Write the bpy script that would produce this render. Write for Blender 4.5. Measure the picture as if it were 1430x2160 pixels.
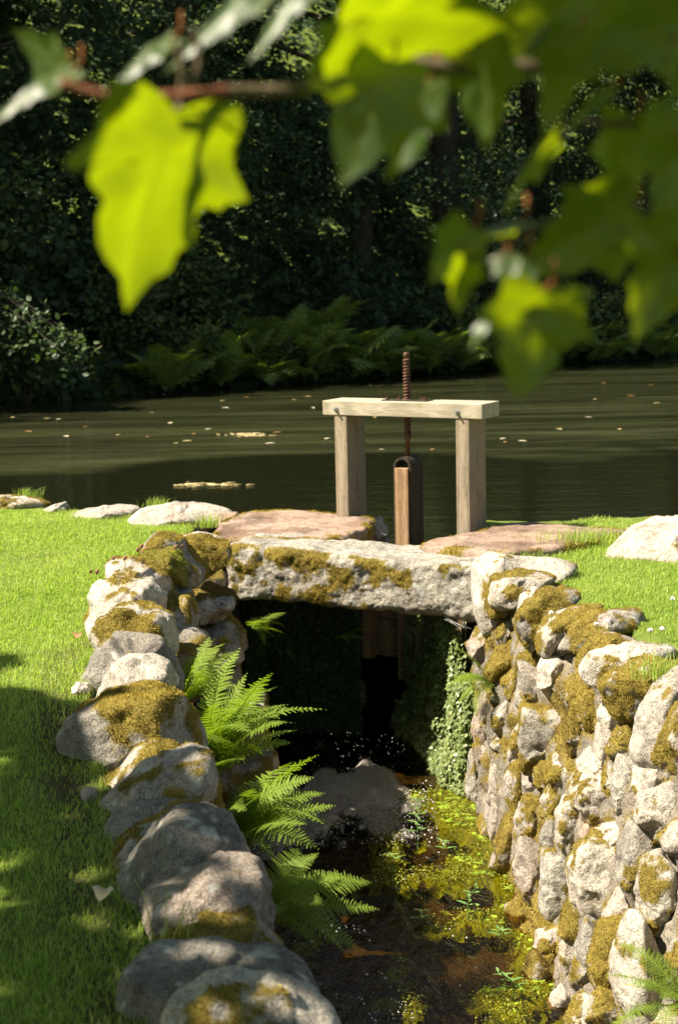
import bpy, bmesh, math
import numpy as np
from mathutils import Vector, Matrix

rad = math.radians
RNG = np.random.default_rng(7)
for o in list(bpy.data.objects):
    bpy.data.objects.remove(o)
SC = bpy.context.scene
COL = SC.collection

# ------------------------------------------------------------------ camera
FPX, CX, CY = 3300.0, 715.0, 1080.0
CAM = np.array([0.0, 0.0, 1.6])
PITCH, ROLL = rad(8.6), rad(1.3)
F_ = np.array([0, math.cos(PITCH), -math.sin(PITCH)])
U0 = np.array([0, math.sin(PITCH), math.cos(PITCH)])
R0 = np.array([1.0, 0, 0])
R_ = math.cos(ROLL) * R0 - math.sin(ROLL) * U0
U_ = math.sin(ROLL) * R0 + math.cos(ROLL) * U0
SUN = np.array([-0.60, -0.10, 0.80]); SUN /= np.linalg.norm(SUN)

cd = bpy.data.cameras.new("camera")
cd.sensor_fit = 'VERTICAL'; cd.sensor_height = 36.0; cd.lens = 55.0
cd.clip_start = 0.05; cd.clip_end = 2000
cd.dof.use_dof = True; cd.dof.focus_distance = 6.9; cd.dof.aperture_fstop = 4.5
cam = bpy.data.objects.new("camera", cd); COL.objects.link(cam)
M = Matrix.Identity(4)
for i in range(3):
    M[i][0] = R_[i]; M[i][1] = U_[i]; M[i][2] = -F_[i]; M[i][3] = CAM[i]
cam.matrix_world = M
SC.camera = cam

def ray(px, py):
    return F_ + (px - CX) / FPX * R_ - (py - CY) / FPX * U_
def at(px, py, Y):                      # the point of that line of sight at distance Y
    d = ray(px, py); return CAM + d * (Y / d[1])
def on(px, py, z):                      # ... or where it meets the level z
    d = ray(px, py); return CAM + d * ((z - CAM[2]) / d[2])
def project(P):
    q = P - CAM
    dz = q @ F_
    return CX + FPX * (q @ R_) / np.maximum(dz, 1e-3), CY - FPX * (q @ U_) / np.maximum(dz, 1e-3), dz

# ------------------------------------------------------------------ noise
def _h(ix, iy, iz, s):
    n = (ix * 374761393 + iy * 668265263 + iz * 2147483647 + s * 1274126177) & 0xFFFFFFFF
    n = ((n ^ (n >> 13)) * 1274126177) & 0xFFFFFFFF
    n = ((n ^ (n >> 16)) * 2246822519) & 0xFFFFFFFF
    return ((n ^ (n >> 15)) & 0xFFFF) / 32767.5 - 1.0
def vnoise(P, s=0):
    P = np.asarray(P, float)
    i = np.floor(P).astype(np.int64); f = P - i
    u = f * f * f * (f * (f * 6 - 15) + 10)
    r = 0
    for a in (0, 1):
        wx = u[:, 0] if a else 1 - u[:, 0]
        for b in (0, 1):
            wy = u[:, 1] if b else 1 - u[:, 1]
            for c in (0, 1):
                wz = u[:, 2] if c else 1 - u[:, 2]
                r = r + wx * wy * wz * _h(i[:, 0] + a, i[:, 1] + b, i[:, 2] + c, s)
    return r
def fbm(P, s=0, o=4, g=0.5):
    r = 0; a = 1.0
    for k in range(o):
        r = r + a * vnoise(P * (2.03 ** k) + 17.3 * k, s + k); a *= g
    return r
def sstep(a, b, x):
    t = np.clip((x - a) / (b - a), 0, 1); return t * t * (3 - 2 * t)

# ------------------------------------------------------------------ mesh helpers
def mesh(name, V, faces, mats, smooth=True, attrs=None, midx=None):
    """faces: list of int arrays (n,k)"""
    me = bpy.data.meshes.new(name)
    V = np.ascontiguousarray(V, dtype=np.float32)
    me.vertices.add(len(V)); me.vertices.foreach_set("co", V.ravel())
    faces = [np.asarray(f, dtype=np.int32) for f in faces if len(f)]
    loops = np.concatenate([f.ravel() for f in faces])
    tot = np.concatenate([np.full(len(f), f.shape[1], np.int32) for f in faces])
    st = np.concatenate([[0], np.cumsum(tot)[:-1]]).astype(np.int32)
    me.loops.add(len(loops)); me.loops.foreach_set("vertex_index", loops)
    me.polygons.add(len(tot)); me.polygons.foreach_set("loop_start", st)
    me.polygons.foreach_set("loop_total", tot)
    if midx is not None:
        me.polygons.foreach_set("material_index", np.asarray(midx, np.int32))
    me.update(calc_edges=True)
    me.polygons.foreach_set("use_smooth", np.full(len(tot), bool(smooth)))
    for m in (mats if isinstance(mats, (list, tuple)) else [mats]):
        me.materials.append(m)
    for k, v in (attrs or {}).items():
        a = me.attributes.new(k, 'FLOAT', 'POINT'); a.data.foreach_set("value", np.asarray(v, np.float32))
    return me
def obj(name, me, parent=None, loc=None):
    o = bpy.data.objects.new(name, me); COL.objects.link(o)
    if parent is not None: o.parent = parent
    if loc is not None: o.location = loc
    return o
def tag(o, label=None, cat=None, group=None, kind=None):
    if label: o["label"] = label
    if cat: o["category"] = cat
    if group: o["group"] = group
    if kind: o["kind"] = kind
    return o
def thing(name, loc, label, cat, group=None, rz=0.0):
    o = bpy.data.objects.new(name, None); COL.objects.link(o)
    o.location = loc; o.rotation_euler = (0, 0, rz); o.empty_display_size = 0.1
    return tag(o, label, cat, group)
def wpart(name, V, faces, mat, root, **k):       # world coordinates -> child of an unrotated root
    V = np.asarray(V, float); c = V.mean(0)
    return obj(name, mesh(name, V - c, faces, mat, **k), root, c - np.array(root.matrix_basis.translation))
class MB:
    def __init__(s): s.V = []; s.Q = []; s.T = []; s.n = 0
    def add(s, V, Q=None, T=None):
        V = np.asarray(V, float).reshape(-1, 3)
        if Q is not None and len(Q): s.Q.append(np.asarray(Q, int) + s.n)
        if T is not None and len(T): s.T.append(np.asarray(T, int) + s.n)
        s.V.append(V); s.n += len(V)
    def arrays(s):
        F = []
        if s.Q: F.append(np.concatenate(s.Q))
        if s.T: F.append(np.concatenate(s.T))
        return np.concatenate(s.V), F
def tube(pts, rs, n=8, cap=True):
    P = np.asarray(pts, float); rs = np.broadcast_to(rs, (len(P),))
    T = np.gradient(P, axis=0); T /= np.linalg.norm(T, axis=1)[:, None] + 1e-9
    up = np.array([0, 0, 1.0]) if abs(T[0][2]) < .9 else np.array([1.0, 0, 0])
    V = []
    A = np.cross(T[0], up); A /= np.linalg.norm(A)
    for i in range(len(P)):
        A = A - T[i] * (A @ T[i]); A /= np.linalg.norm(A); B = np.cross(T[i], A)
        th = np.arange(n) * 2 * math.pi / n
        V.append(P[i] + rs[i] * (np.cos(th)[:, None] * A + np.sin(th)[:, None] * B))
    V = np.concatenate(V); Q = []
    for i in range(len(P) - 1):
        for k in range(n):
            Q.append((i * n + k, i * n + (k + 1) % n, (i + 1) * n + (k + 1) % n, (i + 1) * n + k))
    T_ = []
    if cap:
        V = np.concatenate([V, P[:1], P[-1:]]); a = len(V) - 2
        for k in range(n):
            T_.append((a, (k + 1) % n, k)); T_.append((a + 1, (len(P) - 1) * n + k, (len(P) - 1) * n + (k + 1) % n))
    return V, np.array(Q), np.array(T_).reshape(-1, 3)
def smooth_path(pts, m=6):
    P = np.asarray(pts, float); n = len(P); out = []
    for i in range(n - 1):
        p0, p1, p2, p3 = P[max(i - 1, 0)], P[i], P[i + 1], P[min(i + 2, n - 1)]
        for t in np.arange(m) / m:
            out.append(.5 * ((2 * p1) + (-p0 + p2) * t + (2 * p0 - 5 * p1 + 4 * p2 - p3) * t * t + (-p0 + 3 * p1 - 3 * p2 + p3) * t ** 3))
    out.append(P[-1]); return np.array(out)
def bevel_box(x0, x1, y0, y1, z0, z1, b=.004, seg=2, sub=0):
    bm = bmesh.new(); bmesh.ops.create_cube(bm, size=1)
    for v in bm.verts:
        v.co = Vector(((x0 + x1) / 2 + v.co.x * (x1 - x0), (y0 + y1) / 2 + v.co.y * (y1 - y0), (z0 + z1) / 2 + v.co.z * (z1 - z0)))
    bmesh.ops.bevel(bm, geom=list(bm.edges), offset=b, segments=seg, affect='EDGES', profile=.6)
    return bm
def bm_obj(name, bm, mat, parent=None, loc=None, smooth=False):
    me = bpy.data.meshes.new(name); bm.to_mesh(me); bm.free()
    me.materials.append(mat)
    me.polygons.foreach_set("use_smooth", np.full(len(me.polygons), smooth))
    return obj(name, me, parent, loc)
_ico = {}
def ico(s):
    if s not in _ico:
        bm = bmesh.new(); bmesh.ops.create_icosphere(bm, subdivisions=s, radius=1)
        V = np.array([v.co[:] for v in bm.verts]); T = np.array([[v.index for v in f.verts] for f in bm.faces]); bm.free()
        _ico[s] = (V, T)
    return _ico[s]

# ------------------------------------------------------------------ materials
class NT:
    def __init__(s, name):
        s.m = bpy.data.materials.new(name); s.m.use_nodes = True; s.t = s.m.node_tree; s.t.nodes.clear()
        s.out = s.n('ShaderNodeOutputMaterial')
    def n(s, typ, **k):
        x = s.t.nodes.new(typ)
        for a, b in k.items(): setattr(x, a, b)
        return x
    def l(s, a, b): s.t.links.new(a, b)
    def setin(s, node, **k):
        for a, b in k.items():
            sock = node.inputs[a.replace('_', ' ')] if a.replace('_', ' ') in node.inputs else node.inputs[a]
            if hasattr(b, 'links'): s.l(b, sock)
            else: sock.default_value = b
    def coord(s, kind='Object', scale=None):
        c = s.n('ShaderNodeTexCoord').outputs[kind]
        if scale is not None:
            mp = s.n('ShaderNodeMapping'); s.l(c, mp.inputs[0]); mp.inputs['Scale'].default_value = scale; return mp.outputs[0]
        return c
    def pos(s, scale=None):
        c = s.n('ShaderNodeNewGeometry').outputs['Position']
        if scale is not None:
            mp = s.n('ShaderNodeMapping'); s.l(c, mp.inputs[0]); mp.inputs['Scale'].default_value = scale; return mp.outputs[0]
        return c
    def noise(s, vec, scale, detail=4, rough=.55, out='Fac', dist=0.0):
        x = s.n('ShaderNodeTexNoise'); s.l(vec, x.inputs['Vector'])
        x.inputs['Scale'].default_value = scale; x.inputs['Detail'].default_value = detail; x.inputs['Roughness'].default_value = rough
        x.inputs['Distortion'].default_value = dist
        return x.outputs[out]
    def ramp(s, fac, stops, interp='LINEAR'):
        x = s.n('ShaderNodeValToRGB'); s.l(fac, x.inputs[0]); e = x.color_ramp.elements; x.color_ramp.interpolation = interp
        while len(e) < len(stops): e.new(.5)
        for i, (p, c) in enumerate(stops):
            e[i].position = p; e[i].color = (*c, 1) if len(c) == 3 else c
        return x.outputs[0]
    def mix(s, fac, a, b, typ='MIX'):
        x = s.n('ShaderNodeMix', data_type='RGBA', blend_type=typ)
        for k, v in ((0, fac), (6, a), (7, b)):
            if hasattr(v, 'links'): s.l(v, x.inputs[k])
            else: x.inputs[k].default_value = v if not isinstance(v, tuple) or len(v) == 4 else (*v, 1)
        return x.outputs[2]
    def math(s, op, a, b=None, c=None, clamp=False):
        x = s.n('ShaderNodeMath', operation=op, use_clamp=clamp)
        for k, v in enumerate((a, b, c)):
            if v is None: continue
            if hasattr(v, 'links'): s.l(v, x.inputs[k])
            else: x.inputs[k].default_value = v
        return x.outputs[0]
    def attr(s, name):
        x = s.n('ShaderNodeAttribute', attribute_name=name); return x.outputs['Fac']
    def bump(s, h, strength=.5, dist=.01, normal=None):
        x = s.n('ShaderNodeBump'); s.l(h, x.inputs['Height']); x.inputs['Strength'].default_value = strength; x.inputs['Distance'].default_value = dist
        if normal is not None: s.l(normal, x.inputs['Normal'])
        return x.outputs[0]
    def bsdf(s, color, rough=.8, normal=None, spec=.4, metal=0.0, **k):
        x = s.n('ShaderNodeBsdfPrincipled')
        for nm, v in (('Base Color', color), ('Roughness', rough), ('Specular IOR Level', spec), ('Metallic', metal)):
            if hasattr(v, 'links'): s.l(v, x.inputs[nm])
            else: x.inputs[nm].default_value = (*v, 1) if isinstance(v, tuple) and len(v) == 3 else v
        if normal is not None: s.l(normal, x.inputs['Normal'])
        for a, v in k.items(): x.inputs[a].default_value = v
        return x.outputs[0]
    def done(s, sh):
        s.l(sh, s.out.inputs['Surface']); return s.m

def stone_mat(name, cols, moss_cols=((.07, .055, .014), (.20, .15, .03), (.34, .26, .06)), bump=.85, spec=.25, pit=1.0):
    t = NT(name); v = t.pos()
    rnd = t.n('ShaderNodeObjectInfo').outputs['Random']
    base = t.ramp(rnd, [(i / (len(cols) - 1), c) for i, c in enumerate(cols)])
    n1 = t.noise(v, 5, 5, .6); n2 = t.noise(v, 38, 5, .7); n3 = t.noise(v, 170, 3, .75)
    patch = t.ramp(n1, [(.32, (.62, .60, .58)), (.5, (1, 1, 1)), (.68, (1.22, 1.2, 1.15))])
    c = t.mix(1.0, base, patch, 'MULTIPLY')
    sp = t.ramp(n2, [(.3, (.45, .44, .43)), (.5, (1, 1, 1)), (.7, (1.3, 1.28, 1.22))])
    c = t.mix(.85, c, sp, 'MULTIPLY')
    sp2 = t.ramp(n3, [(.36, (.30, .29, .28)), (.5, (1, 1, 1)), (.64, (1.5, 1.47, 1.4))])
    c = t.mix(.8, c, sp2, 'MULTIPLY')
    tone = t.noise(v, 2.1, 3, .6)                       # pale pink and ochre drifts in the granite
    c = t.mix(t.ramp(tone, [(.5, (0, 0, 0)), (.72, (.5, .5, .5))]), c, t.mix(1.0, c, (1.1, .97, .87), 'MULTIPLY'))
    darken = t.attr('darken')
    c = t.mix(t.math('MULTIPLY', darken, .75), c, t.mix(1.0, c, (.30, .25, .16), 'MULTIPLY'))
    lich = t.attr('lichen')
    c = t.mix(lich, c, (.46, .46, .41))
    moss = t.attr('moss')
    mn = t.math('ADD', t.math('MULTIPLY', t.noise(v, 60, 4, .7), .6), t.math('MULTIPLY', t.noise(v, 6, 3, .6), .4))
    mc = t.ramp(mn, [(.25, moss_cols[0]), (.5, moss_cols[1]), (.75, moss_cols[2])])
    c = t.mix(moss, c, mc)
    h = t.math('ADD', t.math('MULTIPLY', n2, 1.0), t.math('MULTIPLY', n3, .45))
    h = t.math('ADD', h, t.math('MULTIPLY', t.noise(v, 14, 4, .65), 1.6))
    nb = t.bump(h, bump, .016 * pit)
    return t.done(t.bsdf(c, .92, nb, spec))

M_GRANITE = stone_mat('granite_weathered', [(.27, .25, .215), (.34, .315, .27), (.39, .36, .31), (.35, .295, .25), (.45, .42, .36), (.30, .285, .25)])
M_PALE = stone_mat('granite_pale', [(.41, .375, .32), (.50, .46, .39), (.45, .39, .335), (.54, .505, .435)])
M_SLABR = stone_mat('red_sandstone', [(.27, .195, .15), (.30, .215, .17)], bump=.35, pit=.6)
M_LINTEL = stone_mat('lintel_granite', [(.34, .32, .275), (.34, .32, .275)], bump=.8, pit=1.0)

def moss_mat(name, cols):
    t = NT(name)
    r = t.n('ShaderNodeNewGeometry').outputs['Random Per Island']
    n = t.noise(t.pos(), 9, 4, .65)
    n = t.ramp(n, [(.32, (0, 0, 0)), (.68, (1, 1, 1))])
    f = t.math('ADD', t.math('MULTIPLY', r, .4), t.math('MULTIPLY', n, .6))
    c = t.ramp(f, [(.2, cols[0]), (.5, cols[1]), (.85, cols[2])])
    d = t.bsdf(c, .95, spec=.1)
    tr = t.n('ShaderNodeBsdfTranslucent'); t.l(c, tr.inputs[0])
    mx = t.n('ShaderNodeMixShader'); mx.inputs[0].default_value = .25; t.l(d, mx.inputs[1]); t.l(tr.outputs[0], mx.inputs[2])
    return t.done(mx.outputs[0])
M_MOSS = moss_mat('golden_moss', [(.12, .09, .018), (.34, .25, .045), (.55, .44, .10)])
M_MOSSG = moss_mat('green_moss', [(.10, .12, .018), (.25, .28, .04), (.42, .44, .08)])
M_MOSSB = moss_mat('brown_moss', [(.07, .045, .015), (.20, .13, .04), (.34, .24, .07)])

def leaf_mat(name, cols, trans=.35, rough=.45, spec=.4, tcol=(1.5, 1.7, .5), big=1.0, coat=0.0):
    t = NT(name)
    r = t.n('ShaderNodeNewGeometry').outputs['Random Per Island']
    n = t.noise(t.pos(), big, 2)
    f = t.math('ADD', t.math('MULTIPLY', r, .6), t.math('MULTIPLY', n, .4))
    c = t.ramp(f, [(i / (len(cols) - 1) * .8 + .1, q) for i, q in enumerate(cols)])
    d = t.bsdf(c, rough, spec=spec)
    tc = t.mix(1.0, c, (*tcol, 1), 'MULTIPLY')
    tr = t.n('ShaderNodeBsdfTranslucent'); t.l(tc, tr.inputs[0])
    mx = t.n('ShaderNodeMixShader'); mx.inputs[0].default_value = trans; t.l(d, mx.inputs[1]); t.l(tr.outputs[0], mx.inputs[2])
    return t.done(mx.outputs[0])
M_GRASS = leaf_mat('lawn_grass', [(.20, .305, .05), (.305, .415, .085), (.41, .495, .13), (.56, .52, .26)], .48, .45, .3, (1.25, 1.45, .7), .9)
M_FERN = leaf_mat('fern_green', [(.13, .215, .028), (.19, .28, .036), (.26, .34, .05)], .4, .5, .3, (1.4, 1.5, .5))
M_FERNFAR = leaf_mat('bank_fern_green', [(.12, .18, .045), (.18, .25, .065), (.25, .30, .085)], .35, .6, .2)
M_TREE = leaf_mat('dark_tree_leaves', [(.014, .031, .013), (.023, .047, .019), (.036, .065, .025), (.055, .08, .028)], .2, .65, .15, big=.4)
M_TREEL = leaf_mat('overhanging_leaves', [(.035, .065, .022), (.055, .095, .032), (.09, .14, .05)], .3, .45, .3, big=.6)
M_SHRUB = leaf_mat('bank_shrub_leaves', [(.035, .062, .02), (.06, .10, .03), (.09, .13, .035), (.14, .13, .04)], .25, .6, .2, big=.6)
M_CANOPY = leaf_mat('canopy_leaves', [(.09, .15, .03), (.15, .23, .045)], .45, .45, .3)
M_IVY = leaf_mat('ivy_leaves', [(.10, .14, .045), (.17, .22, .075), (.27, .31, .13)], .2, .38, .5, big=3)
M_WEED = leaf_mat('pond_weed', [(.12, .14, .014), (.23, .26, .025), (.36, .38, .045)], .3, .5, .3, (1.2, 1.2, .4), 4)

def maple_mat(name, cols, tcol):
    t = NT(name); g = t.coord('Object')
    n = t.noise(g, 30, 4); vein = t.attr('vein')
    c = t.ramp(n, [(.3, cols[0]), (.7, cols[1])])
    c = t.mix(t.math('MULTIPLY', vein, .45), c, (.22, .26, .06))
    spot = t.ramp(t.noise(g, 55, 2), [(.70, (0, 0, 0)), (.76, (1, 1, 1))])
    c = t.mix(t.math('MULTIPLY', spot, .6), c, (.10, .05, .012))
    d = t.bsdf(c, .40, t.bump(vein, .3, .002), .6)
    tc = t.mix(1.0, t.mix(t.math('MULTIPLY', vein, .35), tcol, tuple(.55 * q for q in tcol)), t.ramp(spot, [(0, (1, 1, 1)), (1, (.55, .35, .2))]), 'MULTIPLY')
    tr = t.n('ShaderNodeBsdfTranslucent'); t.l(tc, tr.inputs[0])
    mx = t.n('ShaderNodeMixShader'); mx.inputs[0].default_value = .5; t.l(d, mx.inputs[1]); t.l(tr.outputs[0], mx.inputs[2])
    return t.done(mx.outputs[0])
M_MAPLE = maple_mat('maple_leaf', [(.022, .058, .014), (.042, .085, .022)], (.34, .45, .008))

def bark_mat(name, a, b, sc=(14, 14, 3)):
    t = NT(name); v = t.coord('Object', sc); n = t.noise(v, 1.5, 6, .65)
    return t.done(t.bsdf(t.ramp(n, [(.3, a), (.7, b)]), .9, t.bump(n, .8, .02), .2))
M_BARK = bark_mat('bark', (.025, .02, .014), (.09, .075, .055))
M_TWIG = bark_mat('twig_bark', (.16, .055, .03), (.30, .12, .06), (60, 60, 60))
M_TWIG2 = bark_mat('brown_twig_bark', (.10, .075, .04), (.20, .16, .09), (60, 60, 60))
M_PET = bark_mat('petiole_red', (.28, .09, .03), (.36, .16, .05), (40, 40, 40))

def wood_mat(name, a, b, grain=(6, 6, .8), green=.35, wear=.3):
    t = NT(name); v = t.coord('Object', grain)
    w = t.n('ShaderNodeTexWave', wave_type='RINGS', rings_direction='Z'); t.l(v, w.inputs[0])
    for k, x in (('Scale', 4.5), ('Distortion', 5.5), ('Detail', 3), ('Detail Scale', 1.2), ('Detail Roughness', .6)): w.inputs[k].default_value = x
    f = t.noise(t.coord('Object', tuple(g * 22 for g in grain)), 1.0, 4, .7)
    g = t.math('ADD', t.math('MULTIPLY', w.outputs['Fac'], .4), t.math('MULTIPLY', f, .6))
    c = t.ramp(g, [(.25, a), (.75, b)])
    o = t.coord('Object'); st = t.noise(o, 4, 5, .65)
    c = t.mix(t.ramp(st, [(.5, (0, 0, 0)), (.75, (wear, wear, wear))]), c, (.10, .08, .055))
    gr = t.noise(o, 9, 4, .6)
    c = t.mix(t.ramp(gr, [(.60, (0, 0, 0)), (.72, (green, green, green))]), c, (.20, .23, .05))
    crk = t.ramp(f, [(.30, (.35, .35, .35)), (.40, (1, 1, 1))]); c = t.mix(.8, c, crk, 'MULTIPLY')
    stn = t.noise(t.coord('Object', (9, 9, 1.6)), 1.6, 5, .7); c = t.mix(t.ramp(stn, [(.52, (0, 0, 0)), (.7, (wear, wear, wear))]), c, (.17, .16, .13))
    return t.done(t.bsdf(c, .85, t.bump(g, .45, .004), .2))
M_WOOD = wood_mat('weathered_post_wood', (.20, .155, .105), (.35, .285, .205), green=.5, wear=.55)
M_BEAM = wood_mat('pale_beam_wood', (.30, .26, .19), (.46, .405, .305), (.8, 6, 6), .5, .15)
M_STEM = wood_mat('stem_wood', (.24, .14, .07), (.40, .255, .145), (6, 6, .8), .1, .45)
M_BOARD = wood_mat('gate_board_wood', (.22, .14, .065), (.42, .28, .14), (.8, 6, 6), .4, .5)
def rust_mat(name, a, b, c3, metal=.3, rough=.7):
    t = NT(name); v = t.coord('Object'); n = t.noise(v, 45, 5, .7)
    return t.done(t.bsdf(t.ramp(n, [(.3, a), (.52, b), (.72, c3)]), rough, t.bump(n, .5, .003), .4, metal))
M_RUST = rust_mat('rusty_iron', (.035, .018, .012), (.11, .05, .03), (.21, .09, .045))
M_IRON = rust_mat('black_iron', (.012, .011, .010), (.035, .028, .02), (.12, .07, .03))
M_BOLT = rust_mat('galvanised_bolt', (.25, .25, .25), (.42, .42, .42), (.34, .2, .12), .7, .45)

def lawn_mat():
    t = NT('lawn_soil'); v = t.pos(); n = t.noise(v, 9, 5, .6); n2 = t.noise(v, 90, 4, .7)
    c = t.ramp(n, [(.3, (.09, .13, .025)), (.6, (.14, .19, .035)), (.8, (.19, .18, .07))])
    c = t.mix(.6, c, t.ramp(n2, [(.3, (.4, .4, .4)), (.7, (1.4, 1.4, 1.3))]), 'MULTIPLY')
    soil = t.ramp(n2, [(.3, (.03, .022, .012)), (.7, (.085, .06, .035))])
    c = t.mix(t.attr('soil'), c, soil)
    return t.done(t.bsdf(c, .95, t.bump(n2, .7, .01), .15))
M_LAWN = lawn_mat()

def pond_mat():
    t = NT('pond_water'); P = t.pos()
    r1 = t.noise(t.pos((1.6, 7, 1)), 2.6, 3, .5); r2 = t.noise(t.pos((.6, 2.4, 1)), 1.1, 2, .5)
    h = t.math('ADD', t.math('MULTIPLY', r1, .5), t.math('MULTIPLY', r2, 1.0))
    nrm = t.bump(h, .2, .06)
    sep = t.n('ShaderNodeSeparateXYZ'); t.l(P, sep.inputs[0])
    yy = t.math('ADD', sep.outputs[1], t.math('MULTIPLY', sep.outputs[0], -.12))
    wob = t.math('MULTIPLY', t.math('SUBTRACT', t.noise(t.pos((.35, .35, 1)), 1.0, 3), .5), 4.0)
    band = t.math('ADD', yy, wob)
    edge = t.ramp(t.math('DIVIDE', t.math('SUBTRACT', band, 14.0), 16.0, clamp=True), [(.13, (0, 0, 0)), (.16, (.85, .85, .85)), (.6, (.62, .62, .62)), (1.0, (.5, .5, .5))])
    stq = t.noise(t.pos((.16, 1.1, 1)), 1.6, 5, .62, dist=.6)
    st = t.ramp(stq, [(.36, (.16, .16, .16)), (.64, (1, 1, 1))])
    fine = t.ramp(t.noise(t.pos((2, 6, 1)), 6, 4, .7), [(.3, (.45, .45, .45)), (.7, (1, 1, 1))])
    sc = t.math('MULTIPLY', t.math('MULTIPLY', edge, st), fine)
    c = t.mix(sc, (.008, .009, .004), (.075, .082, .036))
    rough = t.math('ADD', t.math('MULTIPLY', sc, .26), .035)
    return t.done(t.bsdf(c, rough, nrm, .5, IOR=1.33))
M_POND = pond_mat()
def stream_mat():
    t = NT('stream_water'); h = t.math('ADD', t.noise(t.pos((2.2, 1.0, 1)), 7, 4, .6, dist=.8), t.math('MULTIPLY', t.noise(t.pos(), 32, 3), .25))
    nrm = t.bump(h, .35, .05)
    fr = t.n('ShaderNodeFresnel'); fr.inputs['IOR'].default_value = 1.33; t.l(nrm, fr.inputs['Normal'])
    tr = t.n('ShaderNodeBsdfTransparent'); tr.inputs[0].default_value = (.66, .52, .27, 1)
    gl = t.n('ShaderNodeBsdfGlossy'); gl.inputs['Roughness'].default_value = .05; t.l(nrm, gl.inputs['Normal'])
    mx = t.n('ShaderNodeMixShader'); t.l(fr.outputs[0], mx.inputs[0]); t.l(tr.outputs[0], mx.inputs[1]); t.l(gl.outputs[0], mx.inputs[2])
    return t.done(mx.outputs[0])
M_STREAM = stream_mat()
def foam_mat():
    t = NT('shade_grey_foam'); v = t.pos(); n = t.noise(v, 26, 6, .75); n2 = t.noise(v, 4.5, 4, .6)
    f = t.math('ADD', t.math('MULTIPLY', n, .5), t.math('MULTIPLY', n2, .5))
    c = t.ramp(f, [(.36, (.10, .088, .068)), (.5, (.27, .245, .205)), (.62, (.40, .37, .325))])  # greyed foam colour stands in for shade on the water
    d = t.bsdf(c, .5, t.bump(t.noise(v, 60, 4, .7), .35, .008), .4, **{'Subsurface Weight': .4})
    tp = t.n('ShaderNodeBsdfTransparent')
    a = t.math('MULTIPLY', t.attr('cover'), 1.0)
    a = t.ramp(t.math('ADD', a, t.math('MULTIPLY', t.math('SUBTRACT', t.noise(t.pos((1, .5, 1)), 20, 6, .8), .5), 2.2)), [(.42, (0, 0, 0)), (.75, (1, 1, 1))])
    mx = t.n('ShaderNodeMixShader'); t.l(a, mx.inputs[0]); t.l(tp.outputs[0], mx.inputs[1]); t.l(d, mx.inputs[2])
    return t.done(mx.outputs[0])
M_FOAM = foam_mat()
def plain(name, col, rough=.6, spec=.4):
    t = NT(name); n = t.noise(t.coord('Object'), 40, 3)
    c = t.mix(1.0, (*col, 1), t.ramp(n, [(.3, (.75, .75, .75)), (.7, (1.2, 1.2, 1.2))]), 'MULTIPLY')
    return t.done(t.bsdf(c, rough, spec=spec))
M_FROTH = plain('froth_grey', (.36, .33, .285), .25, .6)
M_BUB = plain('bubble_white', (.62, .62, .60), .15, .8)
M_PETAL = plain('clover_white', (.75, .70, .66))
M_DRY = plain('dry_flower_brown', (.22, .11, .06), .9)
M_DEADLEAF = plain('dead_leaf', (.52, .42, .26), .7)
M_FLOAT = plain('floating_leaf_tan', (.50, .40, .18), .6)
M_SILK = plain('cobweb_silk', (.7, .7, .68), .5)

# ------------------------------------------------------------------ terrain
WZ, PZ, BED = -1.30, -0.30, -1.42          # stream level, pond level, stream bed
XL = np.array([(-8, 2.9), (0, .75), (3.2, -.06), (4.5, -.35), (5.6, -.60), (6.7, -.76), (8.6, -.64), (12, -.60)])
def xl(Y): return np.interp(Y, XL[:, 0], XL[:, 1])
def xt(Y): return np.where(Y < 8.3, .80 + (8.3 - Y) * .20, .80)
def xb(Y): return np.where(Y < 8.5, .70 + (8.5 - Y) * .06, .70)
def shore(X): return 10.6 - .30 * X
def bank(X): return 28.5 + .738 * np.clip(X, -14, 40)
def hills(X, Y):
    v = (Y - bank(X)) * .805
    return np.where(v > 0, -1.0 + 1.25 * sstep(-.1, .9, v) + np.clip(v - .6, 0, 45) * .55, -5)
def ground_z(X, Y):
    P = np.stack([X * .8, Y * .8, 0 * X], 1)
    lawn = .02 * fbm(P, 3, 3) - .02 + .05 * sstep(1.2, 2.2, X) * sstep(5, 8, Y)
    z = lawn.copy()
    s = Y - shore(X)
    z = z - 1.4 * sstep(.0, .35, s)
    # the stream's cut: soil slopes behind the stones of both walls
    end = sstep(10.25, 10.05, Y + .45 * X)
    tr = np.clip((X - (xb(Y) + .14)) / np.maximum(xt(Y) - xb(Y) + .12, .05), 0, 1)
    zr = BED + (lawn - BED) * sstep(0, 1, tr)
    tl = np.clip(((xl(Y) - .18) - X) / .14, 0, 1)
    zl = BED + (lawn - BED) * tl
    cut = np.where((X > xl(Y) - .4) & (X < xt(Y) + .6), np.maximum(zr, zl), lawn)
    z = np.where(end > 0.5, np.minimum(z, cut), z)
    z = np.where((X > -.45) & (X < .80) & (Y > 9.35 - .3 * X) & (Y < 12), np.minimum(z, -2.0), z)
    z = np.maximum(z, hills(X, Y))
    return z
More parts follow.
